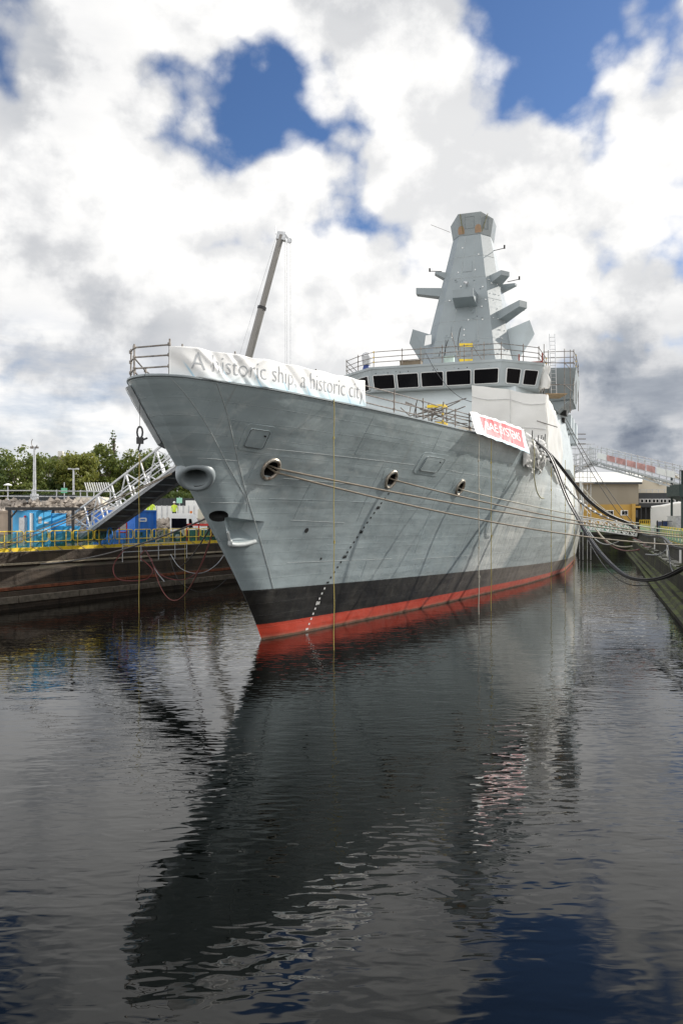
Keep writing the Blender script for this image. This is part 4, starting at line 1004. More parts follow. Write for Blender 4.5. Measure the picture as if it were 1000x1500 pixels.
for k in range(-28,78,6):
    mb=MB(); ring=lambda u:[rq(u,.90,1.69)-b_,rq(u,1.60,1.72)-b_,rq(u,1.60,1.765)-b_,rq(u,.90,1.745)-b_]
    mb.hexa(ring(k),ring(k+5.96)); mb.build('ledge_slab',M_LEDGE,rw,smooth=False)
mb=MB(); mb2=MB(); rr=random.Random(5)
for k in range(-6,60,3):
    q=rq(k,.0,0)-b_
    for j in range(5):
        u=k+rr.uniform(0,3); p=rq(u,rr.uniform(.95,1.5),1.70)-b_; s_=rr.uniform(.06,.18); mb.box((p.x-s_,p.y-s_,p.z-.03),(p.x+s_,p.y+s_*.8,p.z+s_*rr.uniform(.4,.9)),rot=rr.uniform(0,3))
    mb2.bar(rq(k,.89,1.05)-b_,rq(k,.89,1.6)-b_,.04)
mb.build('loose_stone',M_RW,rw,smooth=False); mb2.build('wall_joint',M_DARK,rw)
# far end of the dock
e0=rq(RE,-.2,0); e1=Vector((18,100,0))
mb=MB(); d=(e0-e1)
for z0,z1,o_ in ((-2,1.5,0),(1.5,2.35,.3),(2.35,QZ+.002,.1)):
    a_=e1+Vector((0,o_,z0)); c_=e0+Vector((2.5,o_,z0)); mb.hexa([a_,c_,c_+Vector((0,3,0)),a_+Vector((0,3,0))],[x+Vector((0,0,z1-z0)) for x in (a_,c_,c_+Vector((0,3,0)),a_+Vector((0,3,0)))])
mb.build('dock_wall',M_RW,None,smooth=False); tag(bpy.data.objects['dock_wall.002'],'dark wall closing the far end of the dock behind the ship','dock wall')
# ground sheet with the dock cut out of it
G=MB()
near_l=lq2(-44,-.15,QZ); near_r=rq(-31,2.2,QZ)
Lp=[lq2(u,-.15,QZ) for u in (-44,0,LE,60)]; Lp.append(Vector((18,103,QZ)))
Rp=[near_r,rq(RE,2.2,QZ),Vector((e0.x+2.3,e0.y+3,QZ))]
G.add([(-900,-200,QZ),(-900,1500,QZ),(18,1500,QZ),(18,103,QZ)]+[tuple(p) for p in Lp[:-1][::-1]]+[(near_l.x,2.2,QZ),(near_l.x,-200,QZ)],[tuple(range(10))])
G.add([(18,103,QZ),(18,1500,QZ),(900,1500,QZ),(900,-200,QZ),(near_r.x,-200,QZ),(near_r.x,2.2,QZ)]+[tuple(p) for p in Rp],[tuple(range(9))])
G.add([(near_l.x,-200,QZ),(near_l.x,2.2,QZ),(near_r.x,2.2,QZ),(near_r.x,-200,QZ)],[(0,1,2,3)])
tag(G.build('ground',M_CONC,None,smooth=False,origin=(0,0,0)),kind='structure')
mb=MB(); mb.box((near_l.x,1.9,-2),(near_r.x,2.2,QZ-.004)); tag(mb.build('dock_wall',M_RW,None,smooth=False),'stone dock head wall under the photographer','dock wall')
# raised road behind a bank of rubble on the left
UZ=5.75; UZ2=4.25
BO=Vector((-26,57.5)); BD=Vector((math.cos(R(12)),math.sin(R(12)))); BN=Vector((-BD.y,BD.x))
def back(u,w_,z): q=BO+BD*u+BN*w_; return Vector((q.x,q.y,z))
def uz(u): f_=min(1,max(0,(u-7.6)/1.6)); return UZ+(UZ2-UZ)*f_*f_*(3-2*f_)
up=MB(); ub=[-900,-40,-10,0,7.6,8.0,8.4,8.8,9.2,14,19]
for i in range(len(ub)-1):
    a_,b_=ub[i],ub[i+1]; up.quad(back(a_,3.55,uz(a_)),back(b_,3.55,uz(b_)),back(b_,900,uz(b_)),back(a_,900,uz(a_)))
up.quad(back(19,3.55,QZ-.01),back(19,3.55,UZ2),back(19,900,UZ2),back(19,900,QZ-.01))
tag(up.build('upper_ground',mat('road_grey',(.22,.21,.2),.9,0,.2,.5),None,smooth=False,origin=(0,0,0)),kind='structure')
M_ROCK=mat('rubble_stone',(.30,.26,.22),.9,0,.45,1.2)
rb=MB(); rr=random.Random(9)
for k in range(2400):
    u=rr.uniform(-10,18.5); f_=rr.random(); w_=.0+f_*3.9; z=QZ+min(1,f_*1.08)**.8*(uz(u)-QZ)+rr.uniform(-.08,.18); s_=rr.uniform(.14,.34)
    c_=back(u,w_,z); V=[Vector((rr.uniform(-1,1),rr.uniform(-1,1),rr.uniform(-.8,.8))) for _ in range(6)]
    base_v=[(1,0,0),(-1,0,0),(0,1,0),(0,-1,0),(0,0,1),(0,0,-1)]
    V=[c_+(Vector(b0_)+v*.35)*s_ for b0_,v in zip(base_v,V)]
    rb.add(V,[(0,2,4),(2,1,4),(1,3,4),(3,0,4),(2,0,5),(1,2,5),(3,1,5),(0,3,5)])
for i in range(1,len(ub)-1):
    a_,b_=ub[i],ub[i+1]; rb.quad(back(a_,-.05,QZ-.05),back(b_,-.05,QZ-.05),back(b_,3.6,uz(b_)-.06),back(a_,3.6,uz(a_)-.06))
tag(rb.build('rubble_bank',M_ROCK,None,smooth=False),None,None,None,'stuff')
# ------------------------------------------------------------------ yellow quay barriers
M_MESH=None
def netmat(name,col,alpha):
    m,nt,b=new_mat(name); b.inputs['Base Color'].default_value=(*col,1); b.inputs['Roughness'].default_value=.7
    tc=N(nt,'ShaderNodeTexCoord').outputs['Object']; n1=noise_tex(nt,tc,2.0,4,.6)
    L(nt,ramp(nt,n1,.3,.7,alpha-.2,min(1,alpha+.2)),b.inputs['Alpha']); return m
M_NET=netmat('green_netting',(.012,.13,.10),.62)
M_NETP=netmat('pale_green_netting',(.22,.42,.30),.86)
def barrier(loc,rz,L_=1.62,net=M_NET,label='',group='',first=None,front=False):
    if first is not None:
        c=copy_tree(first); c.location=loc; c.rotation_euler=(0,0,rz); c['label']=label; return c
    o=thing('quay_barrier',label,'barrier',loc,rz,group)
    h0,h1,r=.52,1.08,.12; x0,x1=.04,L_-.04; P=[]
    for cx,cy,a0 in ((x1-r,h0+r,-90),(x1-r,h1-r,0),(x0+r,h1-r,90),(x0+r,h0+r,180)):
        for k in range(4): q=R(a0+30*k); P.append((cx+r*math.cos(q),0,cy+r*math.sin(q)))
    mb=MB(); mb.tube(P,.026,6,closed=True); mb.build('loop_rail',M_YEL,o)
    for x in (.4,1.2):
        mb=MB(); mb.tube([(x,.02,0),(x,.02,1.06)],.024,6); mb.build('post',M_YEL,o)
    mb=MB(); mb.box((0,-.06,.02),(L_,-.02,.22)); mb.build('kick_board',M_YEL,o)
    mb=MB(); mb.grid(lambda x,y:(x*L_,(-.11 if front else .06)+.03*math.sin(x*9+y*4),(.1 if front else .2)+(.92 if front else .78)*y*(1-.08*math.sin(x*5))),8,4); mb.build('netting',net,o)
    mb=MB(); mb.tube([(x_,-.04,.05) for x_ in (.25,.4,.55)],.02,5); mb.tube([(.4,.02,.3),(.62,-.35,.02)],.02,5); mb.build('foot_brace',M_STEEL,o)
    return o
first=None; n=0; ordn=['first','second','third','fourth','fifth','sixth','seventh','eighth','ninth','tenth','eleventh','twelfth','thirteenth','fourteenth','fifteenth','sixteenth','seventeenth','eighteenth','nineteenth','twentieth']
u=-3.3; k=0
while u<22.5:
    p=lq2(u,-.12,QZ+.004); q=lq2(u+1.66,-.12,QZ+.004); rz=math.atan2(q.y-p.y,q.x-p.x)
    o=barrier(tuple(p),rz,1.62,M_NET,'%s yellow loop barrier from the left edge of the left quay'%ordn[k],'yellow loop barriers on the left quay',first)
    first=first or o; u+=1.66; k+=1
# ------------------------------------------------------------------ left quay plant
def near(px,Y,z=QZ): return (ax(px,Y),Y,z)
M_BLUE=mat('plant_blue',(.05,.38,.72),.5,0,.06,1.5,dirt=(.05,.2,.35),dirt_amt=.3); M_DBLUE=mat('dark_plant_blue',(.008,.08,.19),.5,0,.08,1.5); M_CBLUE=mat('container_blue',(.02,.15,.56),.5,0,.1,1.5,dirt=(.02,.05,.2),dirt_amt=.4)
Y=45.5
def wtext(o,body,x,y,z,size,m,name='lettering'):
    vs,fs=text_mesh(body,size,.006); mb=MB(); mb.add([(x+v[0],y,z+v[1]) for v in vs],fs); return mb.build(name,m,o,smooth=False)
# shelter
Xl,Xr=ax(12,Y),ax(108,Y); zt=az(744,Y)
o=thing('shelter','black steel framed open shelter over the blue cabinets','shelter',(Xl,Y,QZ)); wd=Xr-Xl
M_BLKP=mat('black_paint',(.012,.012,.013),.5)
for x in (0,wd*.375,wd-.12):
    for y in (0,3.0):
        mb=MB(); mb.box((x,y,0),(x+.14,y+.14,zt-QZ-.1)); mb.build('post',M_BLKP,o)
for y in (0,3.0):
    mb=MB(); mb.box((-.15,y-.02,zt-QZ-.12),(wd+.2,y+.16,zt-QZ+.04)); mb.build('beam',M_BLKP,o)
for k in range(6):
    mb=MB(); x=.1+k*(wd-.2)/5; mb.box((x-.04,.16,zt-QZ-.08),(x+.04,2.98,zt-QZ+.02)); mb.build('purlin',M_BLKP,o)
mb=MB(); mb.bar((.14,.07,zt-QZ-.55),(.5,.07,zt-QZ-.12),.08); mb.bar((wd*.375+.14,.07,zt-QZ-.55),(wd*.375+.5,.07,zt-QZ-.12),.08); mb.build('knee_brace',M_BLKP,o)
# cabinets
def cab(name,label,px0,px1,Y,top,m,cat,dep=1.2,louv=True):
    x0,x1=ax(px0,Y),ax(px1,Y); h=az(top,Y)-QZ; o=thing(name,label,cat,(x0,Y,QZ)); wd=x1-x0
    mb=MB(); mb.box((0,0,.06),(wd,dep,h)); mb.box((-.03,-.03,h),(wd+.03,dep+.03,h+.05)); mb.box((.03,.03,0),(wd-.03,dep-.03,.06)); mb.build('casing',m,o,bevel=.015)
    return o,wd,h
QR=R(62)
def qbox(name,label,cat,px,Y_,wid,dep,top,m):
    h=az(top,Y_)-QZ; o=thing(name,label,cat,(ax(px,Y_),Y_,QZ),QR)
    mb=MB(); mb.box((0,0,.06),(wid,dep,h)); mb.box((-.03,-.03,h),(wid+.03,dep+.03,h+.05)); mb.box((.03,.03,0),(wid-.03,dep-.03,.06)); mb.build('casing',m,o,bevel=.015)
    return o,h
o,h=qbox('blue_cabinet','tall bright blue plant cabinet with a grey meter box under the shelter','cabinet',53.5,45.2,1.08,1.95,749,M_BLUE)
mb=MB(); mb.box((-.2,.72,.2),(-.002,1.2,h-.35)); mb.build('meter_box',M_GALV,o,bevel=.02)
mb=MB(); mb.cyl((-.1,.8),.06,h-.35,h-.24,10); mb.build('beacon',mat('red_lens',(.5,.02,.02),.3),o)
mb=MB(); mb.box((-.16,.2,0),(-.04,.34,h-.1)); mb.build('white_post',M_WHITE,o)
mb=MB(); mb.box((.14,-.03,h-.68),(.36,-.002,h-.3)); mb.build('louvre',M_GALV,o)
mb=MB(); mb.box((.53,-.012,.1),(.545,-.002,h-.06)); mb.build('door_joint',M_DARK,o)
wtext(o,'ONLY',.56,-.016,h-1.12,.17,M_WHITE)
for x,z,w_ in ((.57,h-.7,.3),):
    mb=MB(); mb.box((x,-.012,z),(x+w_,-.002,z+.1)); mb.build('notice',M_WHITE,o)
o,h=qbox('blue_hopper','lower bright blue plant unit with a sloping side, right of the tall blue cabinet','plant unit',77,46.6,1.05,1.1,753,M_BLUE)
mb=MB(); mb.hexa([(.25,-.5,.3),(1.1,-.5,.3),(1.1,-.004,.3),(.25,-.004,.3)],[(.1,-.75,h-.7),(1.5,-.75,h-.7),(1.5,-.004,h-.7),(.1,-.004,h-.7)]); mb.build('hopper',M_BLUE,o,bevel=.01)
mb=MB(); mb.box((.6,-.77,h-1.05),(.75,-.752,h-.85)); mb.build('notice',M_WHITE,o)
# brown container at the picture edge
def container(name,label,loc,rz,size,m,corr=.16,text=None):
    lx,ly,lz=size; o=thing(name,label,'container',loc,rz)
    mb=MB()
    def corr_wall(fn,n): 
        mb.grid(fn,n,1)
    n=int(lx/corr); g=lambda i:[0,.035,.035,0][i%4]
    def wallx(y,sgn): return lambda a,b:(a*lx,y+sgn*g(int(round(a*n))),.12+b*(lz-.24))
    mb.grid(wallx(0,-1),n,1); mb.grid(wallx(ly,1),n,1)
    n2=int(ly/corr)
    mb.grid(lambda a,b:(0-[0,.035,.035,0][int(round(a*n2))%4],a*ly,.12+b*(lz-.24)),n2,1); mb.grid(lambda a,b:(lx+[0,.035,.035,0][int(round(a*n2))%4],a*ly,.12+b*(lz-.24)),n2,1)
    mb.build('walls',m,o,smooth=False)
    mb=MB(); mb.box((.02,.02,lz-.14),(lx-.02,ly-.02,lz-.04)); mb.box((.02,.02,.03),(lx-.02,ly-.02,.13)); 
    for x in (0,lx):
        for y in (0,ly): mb.box((x-.07,y-.07,0),(x+.07,y+.07,lz))
    for z in (.0,lz-.13):
        mb.box((.07,-.06,z),(lx-.07,.06,z+.13)); mb.box((.07,ly-.06,z),(lx-.07,ly+.06,z+.13)); mb.box((-.06,.07,z),(.06,ly-.07,z+.13)); mb.box((lx-.06,.07,z),(lx+.06,ly-.07,z+.13))
    mb.build('frame',m,o,bevel=.008)
    return o
container('brown_container','beige brown container at the far left behind the shelter',(ax(-60,50),50,QZ),0,(ax(20,50)-ax(-60,50),2.2,2.25),mat('beige_paint',(.33,.26,.20),.7,0,.1,1.5))
bc=container('blue_container','blue corrugated shipping container with a white plate behind the barriers',(ax(198,52.2),52.2,QZ),QR,(1.95,4.2,az(747,52.2)-QZ),M_CBLUE)
mb=MB(); P=[]
for cx,cy,a0 in ((.95,1.98,-90),(.95,2.04,0),(.35,2.04,90),(.35,1.98,180)):
    for k in range(4): q=R(a0+30*k); P.append((cx+.1*math.cos(q),-.075,cy-.32+.1*math.sin(q)))
mb.add(P,[tuple(range(16))]); mb.build('name_plate',M_WHITE,bc,smooth=False)
wtext(bc,'MOBILE',.36,-.082,1.62,.15,M_CBLUE) if False else None
mb=MB(); mb.box((.42,-.082,1.64),(.88,-.079,1.74)); mb.build('plate_band',M_CBLUE,bc)
mb=MB(); mb.box((.45,-.09,.62),(.62,-.04,.86)); mb.build('lock_box',M_BLACK,bc)
mb=MB(); mb.box((1.3,-.09,.35),(1.6,-.05,.75)); mb.build('notice',M_WHITE,bc)
# red stand with dark reel
o=thing('red_stand','red tubular hose stand beside the blue container',  'stand',near(175,50.2)); M_RED=mat('red_paint',(.55,.03,.02),.5,0,.1,3)
for x in (0,.46):
    mb=MB(); mb.tube([(x,0,0),(x,0,1.5)],.04,6); mb.build('post',M_RED,o)
for z in (.1,.9,1.5):
    mb=MB(); mb.tube([(0,0,z),(.46,0,z)],.04,6); mb.build('cross_bar',M_RED,o)
mb=MB(); mb.box((.05,-.03,1.06),(.42,.03,1.44)); mb.build('sign_board',mat('grey_board',(.4,.38,.36),.6),o)
rope('hanging_hose','coil of bright blue hose hung on the barrier left of the red stand',[Vector(near(161,47.4,3.2))+Vector((.16*math.cos(q*.5)*(1+.1*math.sin(q)),.05*math.sin(q*.7),.28+.5*math.sin(q*.5))) for q in range(40)],.03,mat('hose_blue',(.05,.25,.65),.5),'hose')
# truck
Y=60; o=thing('white_truck','white lorry cab facing right behind the barriers, next to the bow','truck',near(249,Y))
def Tp(mbn,fn): 
    mb=MB(); fn(mb); return mb
cw=ax(318,Y)-ax(249,Y); ch=az(752,Y)-QZ
mb=MB(); sec=[(0,.45),(cw*.55,.45),(cw*.57,.9),(cw*.53,1.25),(cw*.42,ch-.08),(cw*.36,ch),(.06,ch),(0,ch-.08)]
mb.hexa([(x,0,z) for x,z in sec],[(x,2.2,z) for x,z in sec]); body=mb.build('cab',M_WHITE,o,smooth=False,bevel=.05)
mb=MB(); mb.add([(.12,-.012,1.05),(1.25,-.012,1.05),(1.25,-.012,1.78),(.12,-.012,1.78)],[(0,1,2,3)]); mb.build('side_window',M_GLASS,body,smooth=False)
mb=MB(); mb.add([(1.42,-.012,1.05),(1.75,-.012,1.08),(1.62,-.012,1.75),(1.42,-.012,1.75)],[(0,1,2,3)]); mb.build('quarter_window',M_GLASS,body,smooth=False)
mb=MB(); mb.cyl((1.5,.5),.09,ch,ch+.18,10); mb.build('beacon',mat('amber_lens',(.8,.22,.02),.3),o)
for x in (.6,2.6,3.6):
    mb=MB(); mb.tube([(x,-.05,.4),(x,.25,.4)],.42,20); wh=mb.build('wheel',M_BLACK,o); mb=MB(); mb.tube([(x,-.07,.4),(x,.0,.4)],.2,14); mb.build('rim',M_GALV,wh)
mb=MB(); mb.box((0,.3,.45),(4.6,1.9,.75)); mb.build('chassis',M_BLACK,o)
mb=MB(); mb.box((cw*.58,.1,.75),(4.6,2.1,1.15)); mb.build('tray',M_WHITE,o,bevel=.02)
o=thing('red_toolbox','red framed green site box beside the lorry','site box',(ax(274,57),57,QZ)); 
mb=MB(); mb.box((0,0,.0),(1.7,.8,.95)); mb.build('box_body',mat('green_paint',(.02,.12,.09),.5),o,bevel=.02)
mb=MB()
for x in (0,.85,1.7): mb.box((x-.05,-.06,0),(x+.05,-.002,1.4))
mb.box((-.05,-.06,1.25),(1.75,-.002,1.4)); mb.build('red_frame',M_RED,o)
mb=MB(); mb.tube([(ax(316,58),58,QZ+1.1+.0),(ax(316,58),58.3,QZ+1.1)],.62,22); mb.tube([(ax(316,58),57.95,QZ+1.1),(ax(316,58),57.99,QZ+1.1)],.3,14)
tag(mb.build('cable_drum',M_BLACK,None),'black cable drum or wheel close beside the bow','drum')
# people
def person(loc,rz,h,label,hiv,trouser,k):
    o=thing('person',label,'person',loc,rz); sc=h/1.75
    me=bpy.data.meshes.new('body'); 
    V=[(0,0,.92),(0,0,1.12),(0,0,1.38),(0,0,1.48),(0,.01,1.62),(0,.0,1.72),(.2,0,1.40),(.27,.02,1.14),(.26,-.1,.92),(-.2,0,1.40),(-.27,.02,1.14),(-.25,-.12,.92),(.1,0,.86),(.11,-.02,.48),(.12,.02,.08),(.13,-.12,.04),(-.1,0,.86),(-.12,.03,.48),(-.13,.06,.08),(-.14,-.08,.04)]
    E=[(0,1),(1,2),(2,3),(3,4),(4,5),(2,6),(6,7),(7,8),(2,9),(9,10),(10,11),(0,12),(12,13),(13,14),(14,15),(0,16),(16,17),(17,18),(18,19)]
    me.from_pydata([tuple(c*sc for c in v) for v in V],E,[]); ob=bpy.data.objects.new('body',me); C.objects.link(ob)
    md=ob.modifiers.new('skin','SKIN'); rad=[.15,.15,.16,.07,.095,.07,.075,.055,.04,.075,.055,.04,.10,.075,.055,.05,.10,.075,.055,.05]
    for i,sv in enumerate(me.skin_vertices[0].data): sv.radius=(rad[i]*sc,rad[i]*sc*.8); sv.use_root=(i==0)
    s2=ob.modifiers.new('sub','SUBSURF'); s2.levels=1; s2.render_levels=1
    dg=bpy.context.evaluated_depsgraph_get(); dg.update(); m2=bpy.data.meshes.new_from_object(ob.evaluated_get(dg)); ob.modifiers.clear(); ob.data=m2; bpy.data.meshes.remove(me)
    for m in (hiv,trouser,mat('skin_tone',(.45,.27,.19),.6)): m2.materials.append(m)
    for p in m2.polygons: z=p.center.z/sc; p.material_index=0 if .9<z<1.5 else (1 if z<=.9 else 2)
    ob.parent=o
    mb=MB(); mb.grid(lambda x,y:(.13*sc*math.cos(6.283*x)*math.cos(y*1.5),.15*sc*math.sin(6.283*x)*math.cos(y*1.5),(1.66+.14*math.sin(y*1.5))*sc),12,5); mb.build('helmet',M_WHITE if k else mat('orange_helmet',(.7,.12,.02),.4),o)
    return o
M_HIV=mat('hi_vis_yellow',(.62,.80,.06),.6); M_NAVY=mat('navy_cloth',(.012,.014,.025),.8)
person((ax(222.5,64),64,UZ2),R(20),1.65,'person in yellow jacket and orange helmet, right of the pair above the blue container',M_HIV,M_NAVY,0)
person((ax(217,65),65,UZ2),R(-60),1.6,'person in yellow jacket and white helmet, left of the pair above the blue container',M_HIV,M_NAVY,1)
person((ax(255.5,68),68,UZ2),R(10),1.7,'person in a yellow vest standing by the white hoarding above the lorry',M_HIV,M_NAVY,1)
person((ax(129,112),112,UZ),R(10),1.55,'person in a yellow vest beside the rubble, left of the gangway',M_HIV,M_NAVY,1)
# white hoarding and cabins
def slabthing(name,label,cat,px0,px1,Y,top,bot,m,dep=.12,ribs=0,ribm=None):
    x0,x1=ax(px0,Y),ax(px1,Y); z0,z1=(bot if bot is not None else UZ),az(top,Y)
    o=thing(name,label,cat,(x0,Y,z0)); mb=MB(); mb.box((0,0,0),(x1-x0,dep,z1-z0)); mb.build('panel',m,o,smooth=False)
    if ribs:
        mb=MB()
        for k in range(ribs+1): x=(x1-x0)*k/ribs; mb.box((x-.04,-.05,0),(x+.04,-.002,z1-z0+.04))
        mb.build('ribs',ribm or m,o,smooth=False)
    return o
slabthing('white_hoarding','long white site hoarding behind the people near the bow','hoarding',190,300,74,741,QZ,M_WHITE,.1,14,M_GALV)
cbn=slabthing('white_cabin','white site cabin with dark window slots behind the bow','cabin',272,322,78,733,QZ,M_WHITE,2.5)
for k in range(3):
    mb=MB(); mb.box((.6+k*1.05,-.03,2.55),(1.4+k*1.05,-.002,2.95)); mb.build('window',M_GLASS,cbn,smooth=False)
mb=MB(); mb.box((.3,-.04,1.5),(3.0,-.002,1.9)); mb.build('window',M_GLASS,cbn,smooth=False)
slabthing('cabin','pale cream site cabin behind the gangway','cabin',112,150,80,728,UZ,mat('cream_paint',(.68,.62,.5),.6),2.4,5)
slabthing('blue_skip','small blue bin by the upper railing','bin',113,124,78,737,UZ-.2,M_CBLUE,1.0,3)
slabthing('dark_hoarding','dark grey slatted hoarding on the upper road','hoarding',17,112,88,725,UZ,mat('dark_hoarding',(.035,.04,.042),.7),.1,26)
slabthing('dark_hoarding','black hoarding in front of the trees behind the people','hoarding',205,300,90,730,UZ,mat('dark_hoarding',(.035,.04,.042),.7),.1,20)
rail('steel_fence','galvanised pedestrian fence along the upper road above the rubble',[back(u,4.4,UZ) for u in (-8,-6.2,-4.4,-2.6,-.8,1,2.8,4.6,6.4,7.4)],(.12,.5,.95),rad=.045,cat='fence')
for ch_ in bpy.data.objects['steel_fence'].children: 
    ch_.data.materials.clear(); ch_.data.materials.append(M_GALV)
# rows of steel plate stacked like fins near the gangway
o=thing('fin_rack','rack of upright white fins above the gangway','rack',(ax(128,72),72,UZ)); hgt=az(719,72)-UZ
for k in range(11):
    mb=MB(); mb.bar((k*.21,0,hgt),(k*.21-.22,0,hgt+.75),.075,.075); mb.build('fin',M_WHITE,o)
mb=MB(); mb.box((-.1,-.1,hgt-.1),(2.3,.2,hgt)); mb.build('beam',M_GALV,o)
for x in (0,2.1):
    mb=MB(); mb.tube([(x,0,0),(x,0,hgt-.1)],.06,8); mb.build('leg',M_GALV,o)
# lamps and masts
def lamp(px,Y,top,z0,label,r=.08,head='cam'):
    x=ax(px,Y); h=az(top,Y)-z0; o=thing('lamp_post',label,'lamp post',(x,Y,z0))
    mb=MB(); mb.tube([(0,0,0),(0,0,h)],[r*1.1,r*.75],10); mb.build('pole',M_GALV,o)
    mb=MB(); mb.box((-r*2,-r*2,0),(r*2,r*2,.75)); mb.build('base_box',M_GALV,o,bevel=.03)
    if head=='cam':
        mb=MB(); mb.tube([(.25*math.cos(k*.4+2.2),0,h+.35+.35*math.sin(k*.4+2.2)) for k in range(10)],.03,6); mb.box((-.32,-.1,h-.12),(-.12,.1,h+.06)); mb.box((.12,-.1,h-.1),(.3,.1,h+.05)); mb.bar((-.3,0,h-.02),(.3,0,h-.02),.06); mb.build('lamp_head',M_STEEL,o)
    elif head=='tee':
        mb=MB(); mb.bar((-.5,0,h),(.5,0,h),.09); mb.box((-.62,-.12,h-.06),(-.3,.12,h+.1)); mb.box((.3,-.12,h-.06),(.62,.12,h+.1)); mb.build('lamp_head',M_GALV,o)
    else:
        mb=MB(); mb.cyl((0,0),.42,h,h+.07,14,.36); mb.cyl((0,0),.36,h+.07,h+.2,14,.1); mb.build('lamp_head',M_WHITE,o)
lamp(51,64,655,UZ,'tall grey camera pole on the upper road, standing above the rubble bank',.13,'cam')
lamp(108,92,687,UZ,'shorter twin-headed lamp post in front of the trees',.12,'tee')
lamp(12,80,711,UZ,'small white disc-headed lamp at the far left of the upper road',.06,'disc')
o=thing('green_sign','small green square sign on a thin pole by the upper fence','sign',(ax(94.5,68),68,UZ)); h=az(722,68)-UZ
mb=MB(); mb.tube([(0,0,0),(0,0,h+.9)],.035,6); mb.build('pole',M_GALV,o); mb=MB(); mb.box((-.26,-.05,h),(.26,-.02,h+.42)); mb.build('sign_face',mat('sign_green',(.13,.45,.28),.5),o)
o=thing('green_sign','small pale green sign above the white hoarding by the bow','sign',(ax(263,75),75,QZ)); h=az(737,75)-QZ
mb=MB(); mb.tube([(0,0,0),(0,0,h+.6)],.035,6); mb.build('pole',M_GALV,o); mb=MB(); mb.box((-.26,-.05,h),(.26,-.02,h+.5)); mb.build('sign_face',mat('sign_pale_green',(.3,.6,.45),.5),o)
# ------------------------------------------------------------------ aluminium gangway on the left
GA=Vector((ax(127,48.6),48.6,3.25)); GB=Vector((-5.9,41.2,8.75)); M_ALU=mat('aluminium',(.52,.53,.54),.45,.15,.08,3)
o=thing('gangway','aluminium truss gangway rising from the left quay to the ship','gangway',tuple(GA)); gd=GB-GA; gl=gd.length; gd.normalize()
side=gd.cross(Vector((0,0,1))).normalized(); gup=side.cross(gd)
def gp(a,w_,h): return gd*a+side*w_+gup*h
HT=1.5; WD=1.5
for sd,nm in ((0,'truss'),(1,'truss')):
    w_=(sd-.5)*WD; mb=MB(); mb.bar(gp(0,w_,0),gp(gl,w_,0),.12); mb.bar(gp(.1,w_,HT),gp(gl,w_,HT),.10); mb.bar(gp(.1,w_,.35),gp(gl,w_,.35),.05); mb.bar(gp(.1,w_,.8),gp(gl,w_,.8),.05); nb_=9
    for k in range(nb_+1):
        a=.15+(gl-.3)*k/nb_; mb.bar(gp(a,w_,0),gp(a,w_,HT),.08)
        if k<nb_: a2=.15+(gl-.3)*(k+1)/nb_; mb.bar(gp(a,w_,0 if k%2 else HT),gp(a2,w_,HT if k%2 else 0),.06)
    mb.build('truss',M_ALU,o,smooth=False)
mb=MB(); f0,f1=-.5*WD,.5*WD
mb.hexa([gp(0,f0,-.08),gp(gl,f0,-.08),gp(gl,f1,-.08),gp(0,f1,-.08)],[gp(0,f0,-.02),gp(gl,f0,-.02),gp(gl,f1,-.02),gp(0,f1,-.02)])
for k in range(16): a=gl*(k+.5)/16; mb.bar(gp(a,f0,-.14),gp(a,f1,-.14),.08)
mb.bar(gp(0,f0,-.16),gp(gl,f0,-.16),.1,.16); mb.bar(gp(0,f1,-.16),gp(gl,f1,-.16),.1,.16); mb.build('walkway',mat('dark_walkway',(.24,.25,.26),.6,.2,.25,2),o,smooth=False)
mb=MB(); mb.grid(lambda x,y:gp(gl*(.62+.3*x),-.80,.0+.16*y),8,2); mb.build('side_net',mat('blue_net',(.02,.06,.15),.7),o)
o=thing('gangway_platform','steel landing platform at the foot of the gangway','platform',(GA.x-1.3,GA.y-.6,QZ))
mb=MB(); mb.box((0,0,.34),(1.9,1.8,.42)); mb.build('landing_deck',M_GALV,o)
for x,y in ((.05,.05),(1.75,.05),(.05,1.65),(1.75,1.65)):
    mb=MB(); mb.box((x,y,0),(x+.1,y+.1,.34)); mb.build('leg',M_GALV,o)
for (x0,y0,x1,y1) in ((.05,.05,1.8,.05),(.05,.05,.05,1.75)):
    mb=MB()
    for z in (.9,1.4): mb.tube([(x0,y0,z),(x1,y1,z)],.025,6)
    for f_ in (0,.5,1): mb.tube([(x0+(x1-x0)*f_,y0+(y1-y0)*f_,.42),(x0+(x1-x0)*f_,y0+(y1-y0)*f_,1.4)],.025,6)
    mb.build('handrail',M_ALU,o)
q=Vector(at(204,680,43.6)); rope('hanging_line','yellow line hanging from the gangway down to the water',[(q.x,q.y,q.z-1.0),(q.x+.02,q.y-.3,4),(q.x,q.y-3.0,2),] if False else [Vector((ax(204,38),38,az(665,38)))+Vector((.008*math.sin(k),0,-k*(az(665,38)+.35)/20)) for k in range(21)],.018,M_YROPE,'line')
q=Vector((ax(204,38),38,az(665,38))); 
mb=MB(); mb.tube([q+Vector((0,0,.0)),Vector((ax(215,41.6),41.6,az(700,41.6)))],.015,5); tag(mb.build('line_lead',M_YROPE,None),'thin yellow lead from the gangway to the hanging yellow line','line')
rope('hanging_line','thin orange line hanging down the left dock wall near the bow',[Vector((ax(271,47),47,3.0-k*.33)) for k in range(10)],.014,M_YROPE,'line')
